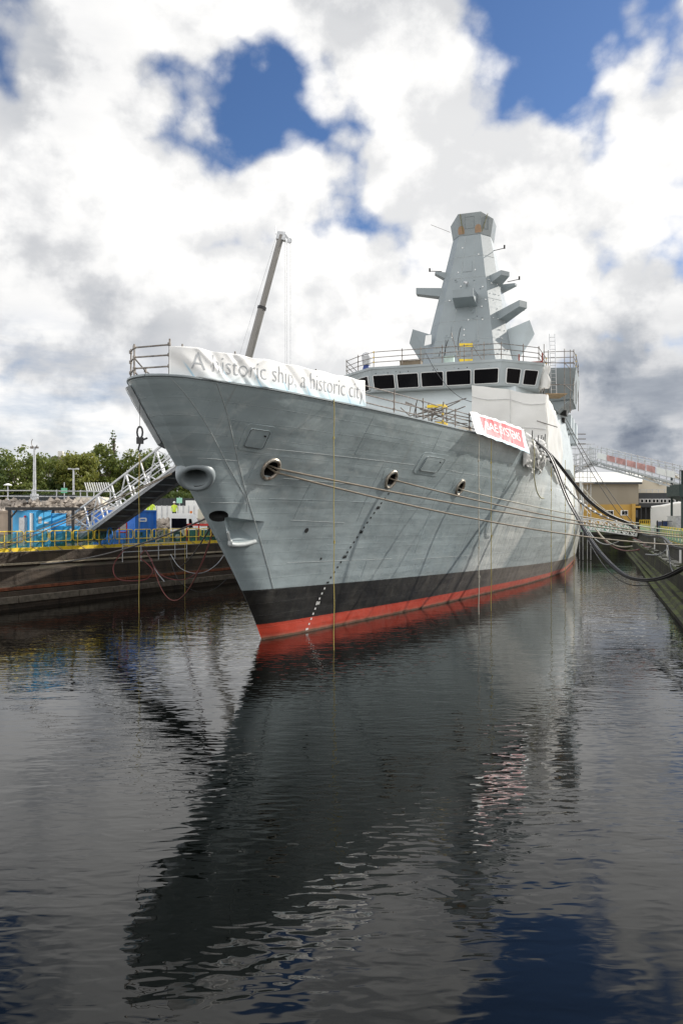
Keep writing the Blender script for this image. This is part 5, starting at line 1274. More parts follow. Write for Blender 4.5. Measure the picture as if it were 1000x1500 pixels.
# mooring ropes from bow to left quay
rope('mooring_rope','dark mooring rope slanting from the stem to the left quay, over the blue container',catenary(W(-.35,-3.2,4.6),at(60,826,38),.35),.032,M_WIRE,group='ropes from the stem to the left quay')
rope('mooring_rope','lower dark mooring rope from the stem to the foot of the barriers',catenary(W(-.3,-3.1,4.5),at(263,830,50),.3),.03,M_WIRE,group='ropes from the stem to the left quay')
rope('mooring_rope','reddish rope drooping from the stem to the left dock wall',catenary(W(-.3,-3.0,4.4),at(222,818,48),2.6),.022,mat('red_rope',(.16,.04,.03),.8),group='ropes from the stem to the left quay')
for k_,(dy,lab) in enumerate(((0,'upper one of the two long ropes crossing in front of the gangway foot'),(7,'lower one of the two long ropes crossing in front of the gangway foot'))):
    rope('mooring_rope',lab,catenary(at(-25,806+dy,36),at(252,693+dy*.2,30.5),.12),.022,M_HEMP,group='long ropes in front of the gangway')
# loops of hose on the dock wall
M_REDH=mat('hose_red',(.13,.02,.018),.5); M_GREYH=mat('hose_grey',(.3,.32,.34),.5)
def loops(label,pts,r,m,name='wall_hose'): rope(name,label,spline([at(*p) for p in pts],8),r,m,'hose')
loops('red hose looping down the left dock wall from the barrier foot',[(187,800,47.5),(172,818,46.5),(166,834,46),(173,848,45.6),(195,851,45.6),(215,848,46),(224,836,46.5),(214,824,47),(205,816,47.5),(212,806,48)],.03,M_REDH)
loops('dark red hose swagged low between the barriers and the bow',[(214,806,48),(232,838,46.5),(255,849,46),(278,846,46.5),(295,828,47.5),(312,780,50)],.025,M_REDH)
loops('grey hose hanging in a swag down the dock wall',[(250,812,50),(262,830,48.5),(280,839,48),(300,838,48.5),(318,826,50),(330,810,52)],.022,M_GREYH)
loops('grey hose bundle leading from the barrier foot to the water',[(215,808,48.5),(222,822,47.6),(230,838,47),(241,852,46.4)],.03,M_GREYH)
loops('thin dark cable swagged just over the water by the bow',[(248,815,50),(262,850,48),(290,867,47.5),(315,862,48.5),(335,845,50.5)],.014,M_BLACK)
# white rail frames on the wall face
o=thing('wall_handrail','low galvanised handrail fixed to the left dock wall below the barriers','handrail',tuple(lq(8.2,.62,1.9)),math.pi/2-A)
for x in (0,1.6,3.2,4.8,6.0):
    mb=MB(); mb.tube([(x,0,0),(x,0,1.05)],.024,6); mb.build('post',M_GALV,o)
for z in (.6,1.05):
    mb=MB(); mb.tube([(0,0,z),(6.0,0,z)],.024,6); mb.build('rail_tube',M_GALV,o)
# ------------------------------------------------------------------ mobile crane behind the ship
cx,cy=ax(303,70),70.0
o=thing('mobile_crane','mobile crane with a long steel telescopic boom rising behind the bow','crane',(cx,cy,QZ))
top=Vector((ax(412,70),70,az(345,70)))-Vector((cx,cy,QZ)); foot=Vector((0,0,2.2)); bd=top-foot
for (f0,f1,w_) in ((0,.46,.78),(.46,.74,.64),(.74,1.0,.52)):
    p,q=foot+bd*max(0,f0-.02),foot+bd*f1; d=bd.normalized(); a_=d.cross(Vector((0,1,0))).normalized(); c_=Vector((0,1,0)); 
    ring=lambda x:[x+(a_*math.cos(k*math.pi/4+.39)*.5+c_*math.sin(k*math.pi/4+.39)*.6)*w_*1.08 for k in range(8)]
    mb=MB(); mb.hexa(ring(p),ring(q)); mb.build('boom_section',mat('boom_grey',(.20,.19,.175),.4,.3,.08,.6),o,smooth=False)
    if f1<1:
        mb=MB(); ring2=lambda x:[x+(a_*math.cos(k*math.pi/4+.39)*.5+c_*math.sin(k*math.pi/4+.39)*.6)*w_*1.25 for k in range(8)]; mb.hexa(ring2(q-d*.14),ring2(q+d*.1)); mb.build('boom_collar',M_BLKP,o,smooth=False)
d=bd.normalized()
mb=MB(); mb.hexa([top+Vector((-.45,-.3,-.35)),top+Vector((.4,-.3,-.5)),top+Vector((.4,.3,-.5)),top+Vector((-.45,.3,-.35))],[top+Vector((-.3,-.25,.3)),top+Vector((.35,-.25,.25)),top+Vector((.35,.25,.25)),top+Vector((-.3,.25,.3))]); mb.bar(top+Vector((.2,0,.2)),top+Vector((.75,0,-.45)),.16); mb.tube([top+Vector((-.5,0,.1)),top+Vector((-.5,0,.9))],.03,5); mb.tube([top+Vector((.72,-.1,-.45)),top+Vector((.72,.1,-.45))],.22,12); mb.build('boom_head',M_GALV,o)
mb=MB()
for x in (.35,.5,.8): mb.tube([top+Vector((x,0,-.5)),Vector((top.x+x,0,8.6))],.018,4)
mb.tube([top+Vector((-.5,0,-.3)),foot+Vector((-1.2,0,.8))],.012,4); mb.build('hoist_rope',M_GALV,o)
mb=MB(); mb.box((top.x+.3,-.25,7.6),(top.x+.9,.25,8.6)); mb.build('hook_block',M_YEL,o)
M_CRN=mat('crane_body',(.55,.52,.42),.5,0,.08,1)
mb=MB(); mb.box((-.8,-1.3,.7),(8.0,1.3,1.4)); mb.box((-.6,-1.1,1.4),(4.6,1.1,2.6)); mb.build('carrier',M_CRN,o,bevel=.05)
mb=MB(); mb.box((6.3,-1.2,1.4),(8.0,1.2,2.9)); mb.build('crane_cab',M_CRN,o,bevel=.08)
for x in (.2,1.6,5.4,6.9):
    for y in (-1.25,1.0):
        mb=MB(); mb.tube([(x,y,.6),(x,y+.3,.6)],.6,18); mb.build('wheel',M_BLACK,o)
# ------------------------------------------------------------------ trees
def leafmat(name,c0,c1):
    m,nt,b=new_mat(name); oi=N(nt,'ShaderNodeNewGeometry'); tc=N(nt,'ShaderNodeTexCoord').outputs['Object']
    n1=noise_tex(nt,tc,.5,4,.6); rp=mth(nt,'ADD',mth(nt,'MULTIPLY',n1,.6),mth(nt,'MULTIPLY',oi.outputs['Random Per Island'],.5))
    L(nt,mixcol(nt,ramp(nt,rp,.3,.8),c0,c1),b.inputs['Base Color']); b.inputs['Roughness'].default_value=.6
    b.inputs['Specular IOR Level'].default_value=.25
    tr_=N(nt,'ShaderNodeBsdfTranslucent'); tr_.inputs[0].default_value=(*[min(1,v*1.6) for v in c1],1); ms=N(nt,'ShaderNodeMixShader'); ms.inputs[0].default_value=.25
    L(nt,b.outputs[0],ms.inputs[1]); L(nt,tr_.outputs[0],ms.inputs[2]); L(nt,ms.outputs[0],nt.nodes['Material Output'].inputs['Surface']); return m
M_LEAF=[leafmat('olive_leaves',(.055,.085,.016),(.15,.175,.038)),leafmat('dark_leaves',(.03,.055,.014),(.09,.12,.03)),leafmat('yellow_green_leaves',(.09,.115,.02),(.22,.225,.05))]
M_BARK=mat('bark',(.09,.07,.05),.9,0,.3,3,bump=.03)
def tree(x,y,z0,h,r,label,m,seed,conifer=False,group=None,nl=5200,ls=.46):
    o=thing('pine_tree' if conifer else 'tree',label,'tree',(x,y,z0),0,group); rr=random.Random(seed)
    mb=MB(); th=h*(.9 if conifer else .42)
    mb.tube([(0,0,-.1),(rr.uniform(-.1,.1),0,th*.5),(rr.uniform(-.2,.2),rr.uniform(-.2,.2),th)],[.045*h*.5,.03*h*.5,.012*h],8)
    lumps=[]
    if conifer:
        for k in range(30):
            f_=k/29; zz=h*(.12+.86*f_); rad=r*(1-f_)*.9+.2
            for j in range(max(2,int(6*(1-f_)+1))): q=rr.uniform(0,6.283); lumps.append((Vector((math.cos(q)*rad*.6,math.sin(q)*rad*.6,zz)),rad*.6+.15,.4))
    else:
        for k in range(46):
            q=rr.uniform(0,6.283); sz=rr.uniform(-1,1); cr_=math.sqrt(1-sz*sz); rad=rr.uniform(.45,.86); c_=Vector((math.cos(q)*cr_*rad*r,math.sin(q)*cr_*rad*r,h*.55+sz*rad*h*.40)); lumps.append((c_,r*rr.uniform(.22,.40),.8))
            if k<9: mb.tube([(0,0,th*.8),c_*.55+Vector((0,0,th*.35)),c_],[.012*h,.008*h,.004*h],5)
    mb.build('trunk',M_BARK,o)
    lf=MB(); tot=sum(l[1]**2 for l in lumps)
    for (c_,lr,fl) in lumps:
        for k in range(int(nl*lr*lr/tot)):
            v=Vector((rr.gauss(0,1),rr.gauss(0,1),rr.gauss(0,1))).normalized()*lr*(rr.random()**.4)*1.08; v.z*=fl; p=c_+v
            n=(v+Vector((rr.gauss(0,1),rr.gauss(0,1),rr.gauss(0,1)+.5))*lr*.6).normalized(); a_=n.orthogonal().normalized(); b_=n.cross(a_); q=rr.uniform(0,6.28); a2=a_*math.cos(q)+b_*math.sin(q); b2=n.cross(a2); s_=ls*rr.uniform(.5,1.15)
            lf.add([p-a2*s_*.5,p+b2*s_*.32,p+a2*s_*.5,p-b2*s_*.32],[(0,1,2,3)])
    lf.build('crown',m,o,smooth=False); return o
def treepx(px,Y,top,wpx,label,m,seed,**k):
    tree(ax(px,Y),Y,UZ2,(az(top,Y)-UZ2)*1.13,wpx*1.3/F*Y/2,label,M_LEAF[m],seed,group='trees beyond the upper road',**k)
treepx(28,100,657,70,'large olive green tree at the far left, behind the tall camera pole',0,1)
treepx(-12,96,664,40,'tree cut off by the left edge of the photograph',1,2,nl=3600)
treepx(66,110,668,50,'olive tree between the tall camera pole and the brown roof',0,3,nl=4400)
treepx(90,104,685,34,'lower dark tree under the brown roof',1,14,nl=3200)
treepx(116,104,664,56,'broad yellow-green tree behind the twin-headed lamp post',2,4,nl=6500)
treepx(151,108,655,42,'tall olive tree left of the dark conifer',0,5,nl=4400)
treepx(166,116,644,28,'dark pointed conifer rising above the other trees',1,6,conifer=True,nl=4800)
treepx(200,112,658,58,'wide tree right of the conifer, behind the gangway',0,7,nl=6000)
treepx(228,106,668,46,'dark tree behind the upper end of the gangway',1,8,nl=4400)
treepx(258,108,690,56,'tree showing under the gangway next to the bow',0,9,nl=4800)
treepx(290,112,700,50,'low tree half hidden behind the stem',2,10,nl=3600)
def shrubs(px0,px1,Y,label,seed):
    rr=random.Random(seed); lf=MB(); o=None
    for k in range(2600):
        px=rr.uniform(px0,px1); x=ax(px,Y)+rr.gauss(0,.2); z=UZ+rr.random()**.7*(2.2+1.2*noise.noise(Vector((px*.06,seed,0)))); y=Y+rr.uniform(-1,1); p=Vector((x,y,z)); v=Vector((rr.gauss(0,1),rr.gauss(0,1),rr.gauss(0,1))).normalized(); a_=v.orthogonal().normalized(); b_=v.cross(a_); s_=rr.uniform(.2,.42)
        lf.add([p-a_*s_*.5,p+b_*s_*.32,p+a_*s_*.5,p-b_*s_*.32],[(0,1,2,3)])
    return tag(lf.build('hedge',M_LEAF[1],None,smooth=False),label,'hedge')
shrubs(-30,140,98,'dark hedge under the trees on the left of the upper road',21); shrubs(140,310,101,'dark hedge under the trees behind the gangway',22)
# houses among the trees
def house(px0,px1,Y,eave,ridge,label,wall,roofm,nwin):
    x0,x1=ax(px0,Y),ax(px1,Y); wd=x1-x0; e_=az(eave,Y)-UZ; r_=az(ridge,Y)-UZ; o=thing('house',label,'house',(x0,Y,UZ))
    mb=MB(); mb.box((0,0,-.1),(wd,8,e_)); mb.hexa([(0,0,e_),(0,8,e_),(.001,4,r_)][::1],[(wd,0,e_),(wd,8,e_),(wd-.001,4,r_)]); mb.build('wall',wall,o,smooth=False)
    mb=MB(); 
    for (ya,yb) in ((-.4,4),(8.4,4)):
        mb.hexa([(-.3,ya,e_-.15),(wd+.3,ya,e_-.15),(wd+.3,yb,r_+.05),(-.3,yb,r_+.05)],[(-.3,ya,e_+.1),(wd+.3,ya,e_+.1),(wd+.3,yb,r_+.3),(-.3,yb,r_+.3)])
    rf=mb.build('roof',roofm,o,smooth=False)
    mb=MB(); mb.box((wd*.2,3.6,r_-.3),(wd*.2+.8,4.4,r_+1.1)); mb.build('chimney',wall,rf)
    for k in range(nwin):
        for z in (1.2,e_*.58):
            x=wd*(k+.5)/nwin; f_=MB(); f_.box((x-.5,-.06,z-.05),(x+.5,-.003,z+1.25)); fo=f_.build('window',M_WHITE,o,smooth=False); g=MB(); g.box((x-.42,-.075,z+.03),(x+.42,-.062,z+1.17)); g.build('pane',M_GLASS,fo,smooth=False)
M_HARL=mat('white_render',(.62,.60,.55),.85,0,.08,1); M_SLATE=mat('brown_slate',(.075,.055,.045),.8,0,.2,2)
house(66,102,128,688,668,'white house with a brown slate roof showing between the trees',M_HARL,M_SLATE,4)
house(-30,24,122,700,690,'white house behind the trees at the far left',M_HARL,M_SLATE,5)
house(108,150,132,704,694,'white house low behind the yellow-green tree',M_HARL,M_SLATE,4)
# ------------------------------------------------------------------ right bank
M_CREAM=mat('cream_cladding',(.70,.62,.48),.7,0,.05,.4); M_TANW=mat('tan_cladding',(.27,.235,.18),.8,0,.06,.3,dirt=(.2,.17,.12),dirt_amt=.3); M_OCH=mat('ochre_cladding',(.44,.27,.06),.75,0,.08,.4,dirt=(.3,.18,.05),dirt_amt=.4)
M_ROOFW=mat('pale_roof',(.78,.76,.70),.5,0,.08,.3); M_CHAR=mat('charcoal_cladding',(.035,.038,.042),.6,0,.08,.5)
YW=126.0
def bx(px): return ax(px,YW)
o=thing('warehouse','tan and ochre warehouse with a pale roof at the far end of the dock','warehouse',(bx(836),YW,QZ))
B=Vector(o.location); X=lambda px:bx(px)-B.x; Z=lambda py:az(py,YW)-QZ
wx0,wx1=X(836),X(934.5); e_=Z(709)
mb=MB(); mb.box((wx0,0,Z(739)),(wx1,30,e_)); mb.build('upper_wall',M_TANW,o,smooth=False)
mb=MB(); mb.box((wx0,-.25,-.1),(X(926),29,Z(739))); mb.build('lower_wall',M_OCH,o,smooth=False)
mb=MB(); mb.box((X(922),-.9,-.1),(X(927),-.25,Z(738)));  mb.box((X(927),-.5,Z(744)),(X(936),-.2,Z(741))); mb.build('downpipe_casing',M_OCH,o)
rx0,rx1=ax(830,YW+14)-B.x,ax(943,YW+14)-B.x; rz_=az(692,YW+14)-QZ
mb=MB(); mb.hexa([(wx0-1,-.5,e_),(wx1+.3,-.5,e_),(rx1,14,rz_-.4),(rx0-1,14,rz_-.4)],[(wx0-1,-.5,e_+.35),(wx1+.3,-.5,e_+.35),(rx1,14,rz_),(rx0-1,14,rz_)]); rf=mb.build('roof',M_ROOFW,o,smooth=False)
mb=MB(); mb.box((wx0-1,-.75,e_-.05),(wx1+.3,-.5,e_+.25)); mb.build('gutter',M_CHAR,o)
for px in (890,911):
    mb=MB(); mb.box((X(px)-.4,-.34,Z(755)),(X(px+7),-.255,Z(747.5))); f_=mb.build('window',M_WHITE,o); 
    for k in range(2):
        mb=MB(); mb.box((X(px)-.2+k*.45*1.0,-.38,Z(754)),(X(px)+.2+k*.45,-.345,Z(748.5))); mb.build('pane',M_GLASS,f_)
mb=MB(); mb.box((X(929),-.32,Z(758)),(X(932.5),-.26,Z(747))); mb.build('door',M_CHAR,o)
# gabled halls behind + charcoal office
o=thing('gabled_hall','cream twin-gabled hall with white roofs behind the charcoal office','hall',(ax(934.6,142),142,QZ)); B=Vector(o.location)
X=lambda px:ax(px,142)-B.x; Z=lambda py:az(py,142)-QZ
mb=MB(); pr=[(X(934.7),-.1),(X(1045),-.1),(X(1045),Z(709)),(X(1020),Z(716)),(X(1006),Z(711)),(X(986),Z(694)),(X(981),Z(699)),(X(966),Z(711)),(X(963),Z(709)),(X(947),Z(693)),(X(943),Z(693)),(X(934.7),Z(706))]
mb.hexa([(x,0,z) for x,z in pr],[(x,40,z) for x,z in pr]); mb.build('gable_wall',M_CREAM,o,smooth=False)
for (xa,za,xb,zb) in ((945,692.5,964.5,711),(984,693.5,1006,711.5),(964.5,711,984,693.5),(934.7,706,945,692.5)):
    mb=MB(); mb.hexa([(X(xa),-.4,Z(za)),(X(xb),-.4,Z(zb)),(X(xb),41,Z(zb)),(X(xa),41,Z(za))],[(X(xa),-.4,Z(za)+.5),(X(xb),-.4,Z(zb)+.5),(X(xb),41,Z(zb)+.5),(X(xa),41,Z(za)+.5)]); mb.build('roof',M_ROOFW,o,smooth=False)
YO=132.0; o=thing('office_block','flat charcoal office block with a row of small white framed windows','office',(ax(934.6,YO),YO,QZ)); B=Vector(o.location)
X=lambda px:ax(px,YO)-B.x; Z2=lambda py:az(py,YO)-QZ
mb=MB(); mb.box((X(935),0,Z2(743)),(X(1060),7,Z2(722))); mb.build('upper_storey',M_CHAR,o,smooth=False)
mb=MB(); mb.box((X(935),-.06,Z2(737)),(X(1060),-.003,Z2(730.5))); mb.build('window_band',mat('band_grey',(.30,.30,.31),.6),o)
for k in range(13):
    x=X(937+k*5.6 if k%2==0 else 937+k*5.6+.6); mb=MB(); mb.box((x,-.12,Z2(736.5)),(x+.5,-.062,Z2(731))); f_=mb.build('window',M_WHITE,o); mb=MB(); mb.box((x+.07,-.15,Z2(736)),(x+.43,-.122,Z2(731.6))); mb.build('pane',M_GLASS,f_)
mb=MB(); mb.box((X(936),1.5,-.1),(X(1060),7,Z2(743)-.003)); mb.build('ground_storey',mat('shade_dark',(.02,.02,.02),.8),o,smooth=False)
mb=MB()
for px in (938,945,952,960): mb.box((X(px),.1,0),(X(px)+.15,.25,Z2(743)-.003))
mb.build('column',M_CHAR,o); mb=MB(); mb.box((X(935),-.3,.9),(X(956),-.2,1.0)); mb.box((X(935),-.3,1.5),(X(956),-.2,1.6)); 
for k in range(8): mb.box((X(935)+k*.33,-.3,-.0),(X(935)+k*.33+.08,-.2,1.55))
mb.build('yellow_guard',M_YEL,o)
mb=MB()
for px in range(938,1010,9): mb.tube([(X(px),.4,Z2(722)),(X(px),.4,Z2(716.5))],.04,5)
for pz in (719,716.8): mb.tube([(X(936),.4,Z2(pz)),(X(1010),.4,Z2(pz))],.035,5)
mb.build('roof_handrail',M_GALV,o)
# white sheeted shed
YS=78.0; x0,x1=ax(952.5,YS),ax(1040,YS); 
mb=MB(); zt0,zt1=az(741,YS),az(727,YS)
def shw(x,y): return wr((x0+(x1-x0)*x,YS-.0,QZ+(zt0+(zt1-zt0)*x-.25-QZ)*y),.12)
mb.grid(shw,26,14); mb.grid(lambda x,y:wr((x0-.02+8*x*.40,YS+8*x,QZ+(zt0-.25-QZ)*y),.08),12,8); mb.grid(lambda x,y:wr((x0+(x1-x0)*x+8*y*.40,YS+8*y+.0,zt0+(zt1-zt0)*x-.25+(.25*math.sin(math.pi*min(1,.12+y)))),.06),20,8)
tag(mb.build('sheeted_shed',M_SHEET,None,angle=60),'large white sheeted shed at the right edge behind the quay','shed')
c_=container('blue_site_box','dark blue steel box with upright posts in front of the white shed',(ax(971,72),72,QZ),0,(ax(988,72)-ax(971,72),1.4,az(764,72)-QZ),mat('navy_paint',(.012,.035,.12),.5,0,.1,2))
mb=MB()
for px in (962,969.5,987.5): mb.tube([(ax(px,71),71,QZ),(ax(px,71),71,az(762.5,71))],.06,6)
mb.tube([(ax(969.5,71),71,az(763.5,71)),(ax(987.5,71),71,az(763.5,71))],.03,5); tag(mb.build('post_rail',M_BLKP,None),'dark posts joined by a thin rail before the navy box','posts')
mb=MB(); mb.box((ax(990,70),70,QZ),(ax(1012,70),72,az(757,70))); mb.box((ax(990,70)-.05,69.95,az(757,70)),(ax(1012,70)+.05,72.05,az(757,70)+.08)); tag(mb.build('grey_cabinet',M_GALV,None,bevel=.02),'plain pale grey cabinet at the right edge before the white shed','cabinet')
# elevated gangway with red panels, scaffold tower, dark green stair tower
YG=84.0
pk0,pk1,pk2=Vector(at(838,688,YG)),Vector(at(871.5,674,YG)),Vector(at(1008,710,YG-14))
o=thing('access_bridge','elevated galvanised access bridge with red and white panels from ship to right quay','access bridge',tuple(pk1)); B=pk1
def span(a,b,nb,name,h=1.35,wd=1.4):
    d=(b-a); l=d.length; d.normalize(); sd=d.cross(Vector((0,0,1))).normalized()
    for w_ in (-.5,.5):
        mb=MB(); P=lambda t_,hh:a-B+d*t_+sd*wd*w_+Vector((0,0,hh))
        mb.bar(P(0,0),P(l,0),.16); mb.bar(P(0,h),P(l,h),.09); mb.bar(P(0,.62*h),P(l,.62*h),.05); mb.bar(P(0,.3*h),P(l,.3*h),.05); mb.bar(P(0,-.42),P(l,-.42),.14)
        for k in range(nb+1):
            mb.bar(P(l*k/nb,-.42),P(l*k/nb,h+.1),.07)
            if k<nb: mb.bar(P(l*k/nb,-.42 if k%2 else 0),P(l*(k+1)/nb,0 if k%2 else -.42),.06)
        mb.build('truss_side',M_GALV,o,smooth=False)
    mb=MB(); P=lambda t_,w_,hh:a-B+d*t_+sd*wd*w_+Vector((0,0,hh)); mb.hexa([P(0,-.5,-.04),P(l,-.5,-.04),P(l,.5,-.04),P(0,.5,-.04)],[P(0,-.5,.04),P(l,-.5,.04),P(l,.5,.04),P(0,.5,.04)]); mb.build('walkway',M_GALV,o,smooth=False)
    return a,d,l,sd
span(pk0,pk1,4,'a'); a_,d_,l_,s_=span(pk1,pk2,14,'b')
M_REDP=mat('faded_red_panel',(.50,.27,.25),.6,0,.3,1.2)
def panel(t0,t1,m,nm):
    side_=s_*(.78 if s_.y<0 else -.78); P=lambda t_,hh:a_-B+d_*t_+side_+Vector((0,0,hh)); mb=MB(); q=[P(t0,.42),P(t1,.42),P(t1,1.0),P(t0,1.0)]; mb.hexa(q,[x+side_*.02 for x in q]); mb.build(nm,m,o,smooth=False)
ts=[.10,.22,.33,.45,.56,.66,.76,.86,.95]
for k in range(len(ts)-1):
    nm=('white_panel' if k in (0,7) else 'red_panel'); panel(l_*ts[k]+.1,l_*ts[k+1]-.1,M_WHITE if k in (0,7,6) else M_REDP,nm)
mb=MB(); mb.box((ax(858,84)-B.x,-.6,0.2-B.z*0+-.7),(ax(862,84)-B.x,.6,-.3)); mb.build('hanger',M_GALV,o)
# support tower in the dark
o=thing('stair_tower','dark green stair tower at the right edge carrying the access bridge','stair tower',(ax(994,70),69.5,QZ)); zt=az(690,70)-QZ
for x in (0,2.2):
    for y in (0,2.2):
        mb=MB(); mb.box((x,y,0),(x+.15,y+.15,zt)); mb.build('post',mat('dark_green_paint',(.012,.03,.028),.6),o)
mb=MB(); mb.hexa([(-.3,-.2,zt-2.2),(2.5,-.2,zt-3.2),(2.5,2.5,zt-3.2),(-.3,2.5,zt-2.2)],[(-.3,-.2,zt-1.2),(2.5,-.2,zt-1.2),(2.5,2.5,zt-1.2),(-.3,2.5,zt-1.2)]); mb.build('landing',mat('dark_green_paint',(.012,.03,.028),.6),o,smooth=False)
mb=MB()
for k in range(9): mb.bar((-.2+k*.32,-.1,zt-1.2),(-.2+k*.32,-.1,zt),.05)
mb.bar((-.2,-.1,zt),(2.4,-.1,zt),.07); mb.build('balustrade',M_BLKP,o)
o=thing('scaffold_tower','pale scaffold tower against the aft side of the ship by the access bridge','scaffold',tuple(at(830,700,86))); B=Vector(o.location)
for i in range(4):
    for j in range(2):
        mb=MB(); x=i*.85; mb.tube([(x,j*1.2,QZ-B.z-2.7),(x,j*1.2,3.9-.1*i)],.035,5); mb.build('post',M_GALV,o)
for z in (-4.5,-2.5,-.5,.1,.7,1.4,2.0,2.6,3.2,3.7):
    mb=MB(); mb.tube([(-.5,0,z),(3.0,0,z-.05)],.03,5); mb.tube([(-.3,1.2,z+.03),(2.9,1.2,z+.03)],.03,5); mb.build('ledger',M_GALV,o)
for z in (-.6,1.3):
    mb=MB(); mb.box((-.3,-.1,z-.06),(2.8,1.3,z)); mb.build('deck_boards',mat('timber_board',(.36,.25,.14),.8,0,.2,4),o)
mb=MB(); mb.tube([(0,0,-4),(2.5,0,-1)],.03,5); mb.tube([(2.5,0,-4),(0,0,-1)],.03,5); mb.build('brace',M_STEEL,o)
# clutter at the far right dock edge: low white truss gangway, blue hoarding
o=thing('low_gangway','low white truss gangway at the far end of the dock','gangway',tuple(at(858,771,98))); B=Vector(o.location)
for y in (0,1.2):
    mb=MB(); mb.bar((0,y,-.3),(6.2,y,-1.2),.14); mb.bar((0,y,.95),(6.2,y,.1),.12)
    for k in range(7):
        f_=k/6; f2=min(1,(k+1)/6); mb.bar((6.2*f_,y,-.3-.9*f_),(6.2*f_,y,.95-.85*f_),.1)
        if k<6: mb.bar((6.2*f_,y,.95-.85*f_),(6.2*f2,y,-.3-.9*f2),.1)
    mb.build('truss',M_WHITE,o,smooth=False)
mb=MB(); mb.hexa([(0,0,-.36),(6.2,0,-1.26),(6.2,1.2,-1.26),(0,1.2,-.36)],[(0,0,-.3),(6.2,0,-1.2),(6.2,1.2,-1.2),(0,1.2,-.3)]); mb.build('walkway',M_GALV,o,smooth=False)
mb=MB(); x0_,x1_=ax(858,112),ax(914,112); mb.box((x0_,112,QZ),(x1_,112.1,az(771,112))); 
for k in range(9): mb.box((x0_+(x1_-x0_)*k/8-.05,111.9,QZ),(x0_+(x1_-x0_)*k/8+.05,111.998,az(770.5,112)))
tag(mb.build('blue_hoarding',mat('pale_blue_board',(.22,.40,.55),.7,0,.15,1),None,smooth=False),'pale blue hoarding across the far end of the dock','hoarding')
# netted barriers along the right quay
first=None; k=0; u=-2.0
cn=0
while u<79:
    p=rq(u,1.95,QZ+.004); q=rq(u+2.3,1.95,QZ+.004); rz=math.atan2(q.y-p.y,q.x-p.x)+math.pi
    lab='%s pale green netted barrier along the right quay, counted from the picture edge'%((ordn+['twenty-first','twenty-second','twenty-third','twenty-fourth','twenty-fifth','twenty-sixth','twenty-seventh','twenty-eighth','twenty-ninth','thirtieth','thirty-first','thirty-second','thirty-third','thirty-fourth','thirty-fifth','thirty-sixth'])[k])
    o=barrier(tuple(q),rz,2.28,M_NETP,lab,'netted barriers on the right quay',first,True); first=first or o; u+=2.34; k+=1
# yellow barriers + red hoses at the far end
rail('steel_fence','low steel fence on the wall closing the far end of the dock',[e1+Vector((0,1.2,QZ))+(e0-e1)*(f_/7) for f_ in range(8)],(.5,1.0),rad=.04,cat='fence')
M_NETO=netmat('orange_netting',(.45,.30,.10),.7)
mb=MB(); mb.grid(lambda x,y:e1.lerp(e0+Vector((2,0,0)),x)+Vector((0,.9+.05*math.sin(x*40),QZ+.05+.85*y)),30,3); tag(mb.build('safety_netting',M_NETP,None),'pale green safety netting above the end wall of the dock','netting')
# ladder hoops rising over the ledge
for k,(u_,lab) in enumerate(((8.6,'nearest pair of white ladder hoops over the right dock ledge'),(17.5,'second pair of white ladder hoops over the right dock ledge'),(27.5,'third pair of white ladder hoops over the right dock ledge'),(42,'farthest pair of white ladder hoops over the right dock ledge'))):
    o=thing('ladder_hoops',lab,'ladder',tuple(rq(u_,1.45,1.0)),math.pi/2-AR,'ladder hoops on the right dock wall')
    for j in (0,.42):
        for w__ in (0,.3):
            mb=MB(); hh=1.75 if k else 1.9; r_=.07; mb.tube([(j,-w__,-.0),(j,-w__,hh-r_),(j+.03,-w__,hh),(j+.24,-w__,hh),(j+.27,-w__,hh-r_),(j+.27,-w__,-.0)],.04,6); mb.build('hoop',M_WHITE,o)
    mb=MB()
    for j in range(4): mb.tube([(0,0,.2+.42*j),(.7,0,.2+.42*j)],.028,5)
    mb.build('rungs',M_GALV,o)
mb=MB(); mb.box((-.08,-.08,0),(.08,.08,1.2)); 
o=mb.build('wall_post',M_GALV,None,origin=(0,0,0)); o.location=rq(2.6,1.25,1.68); tag(o,'short grey post on the right dock ledge at the picture edge','post')
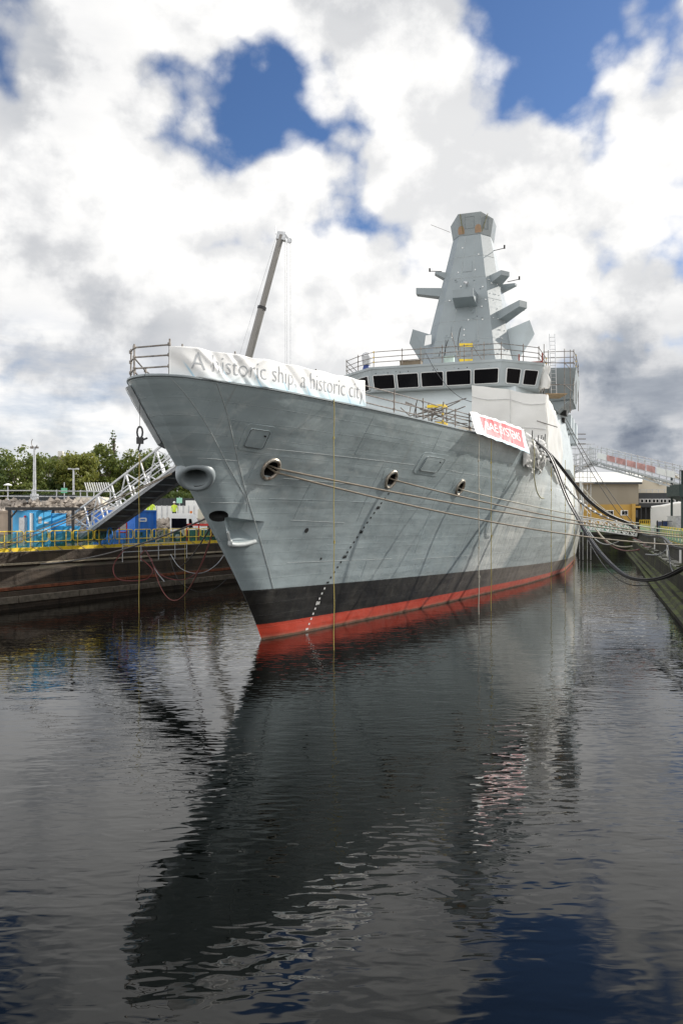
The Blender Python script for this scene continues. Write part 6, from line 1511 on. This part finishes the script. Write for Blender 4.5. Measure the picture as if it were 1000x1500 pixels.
rope('wall_hose','red hoses trailing along the far right dock ledge',spline([rq(70,.5,2.2),rq(62,1.0,2.0),rq(56,1.3,1.75),rq(50,.9,1.8),rq(46,1.4,1.75)],8),.06,mat('hose_red',(.22,.02,.02),.5),'hose')
rope('wall_hose','dark hose looping down the right dock wall by the nearest hoops',spline([at(972,792,44),at(978,806,41),at(981,828,38.5),at(985,838,37)],8),.03,M_BLACK,'hose')
rope('wall_hose','pale hose lying along the right dock ledge',spline([at(945,812,53),at(958,813,50),at(968,811,48.5),at(974,806,47)],8),.035,M_GREYH,'hose')
for j,(a_,b_,m,lab) in enumerate((((872,775,90),(935,805,62),M_REDH,'red hose slung from the end wall to the right ledge'),((868,768,92),(925,800,66),M_LIGHT,'pale rope slung from the end wall to the right ledge'),((860,775,95),(905,793,72),M_GREYH,'grey hose slung low across the dock end'))):
    rope('slung_hose',lab,catenary(at(*a_),at(*b_),.9),.06,m,'hose')
# treeline and sheds closing the horizon on the right and ahead
rr=random.Random(77)
for k,(px,Y_,top,w_) in enumerate(((820,230,742,60),(1040,240,735,70),(1110,200,728,80))):
    tree(ax(px,Y_),Y_,QZ,az(top,Y_)-QZ,w_/F*Y_/2,['round distant tree hidden behind the ship stern','distant tree beyond the sheds','distant tree past the right edge'][k],M_LEAF[1],90+k,nl=1200,ls=.8,group='distant trees')

# bollards that hold the mooring ropes, just beyond the right edge of the photograph
for (x,y,lab) in ((24.6,50,'iron bollard holding the upper rope of the foremost fairlead'),(23.4,46.5,'iron bollard nearest the camera on the right quay'),(26.5,54.5,'iron bollard holding the rope of the middle fairlead'),(27.0,56,'iron bollard farthest along the right quay')):
    o=thing('bollard',lab,'bollard',(x,y,QZ),0,'mooring bollards on the right quay')
    mb=MB(); mb.cyl((0,0),.28,0,.06,16); mb.cyl((0,0),.16,.06,.42,16,.15); mb.build('post',M_BLKP,o); mb=MB(); mb.cyl((0,0),.2,.42,.5,16,.24); mb.cyl((0,0),.24,.5,.56,16,.15); mb.build('cap',M_BLKP,o)
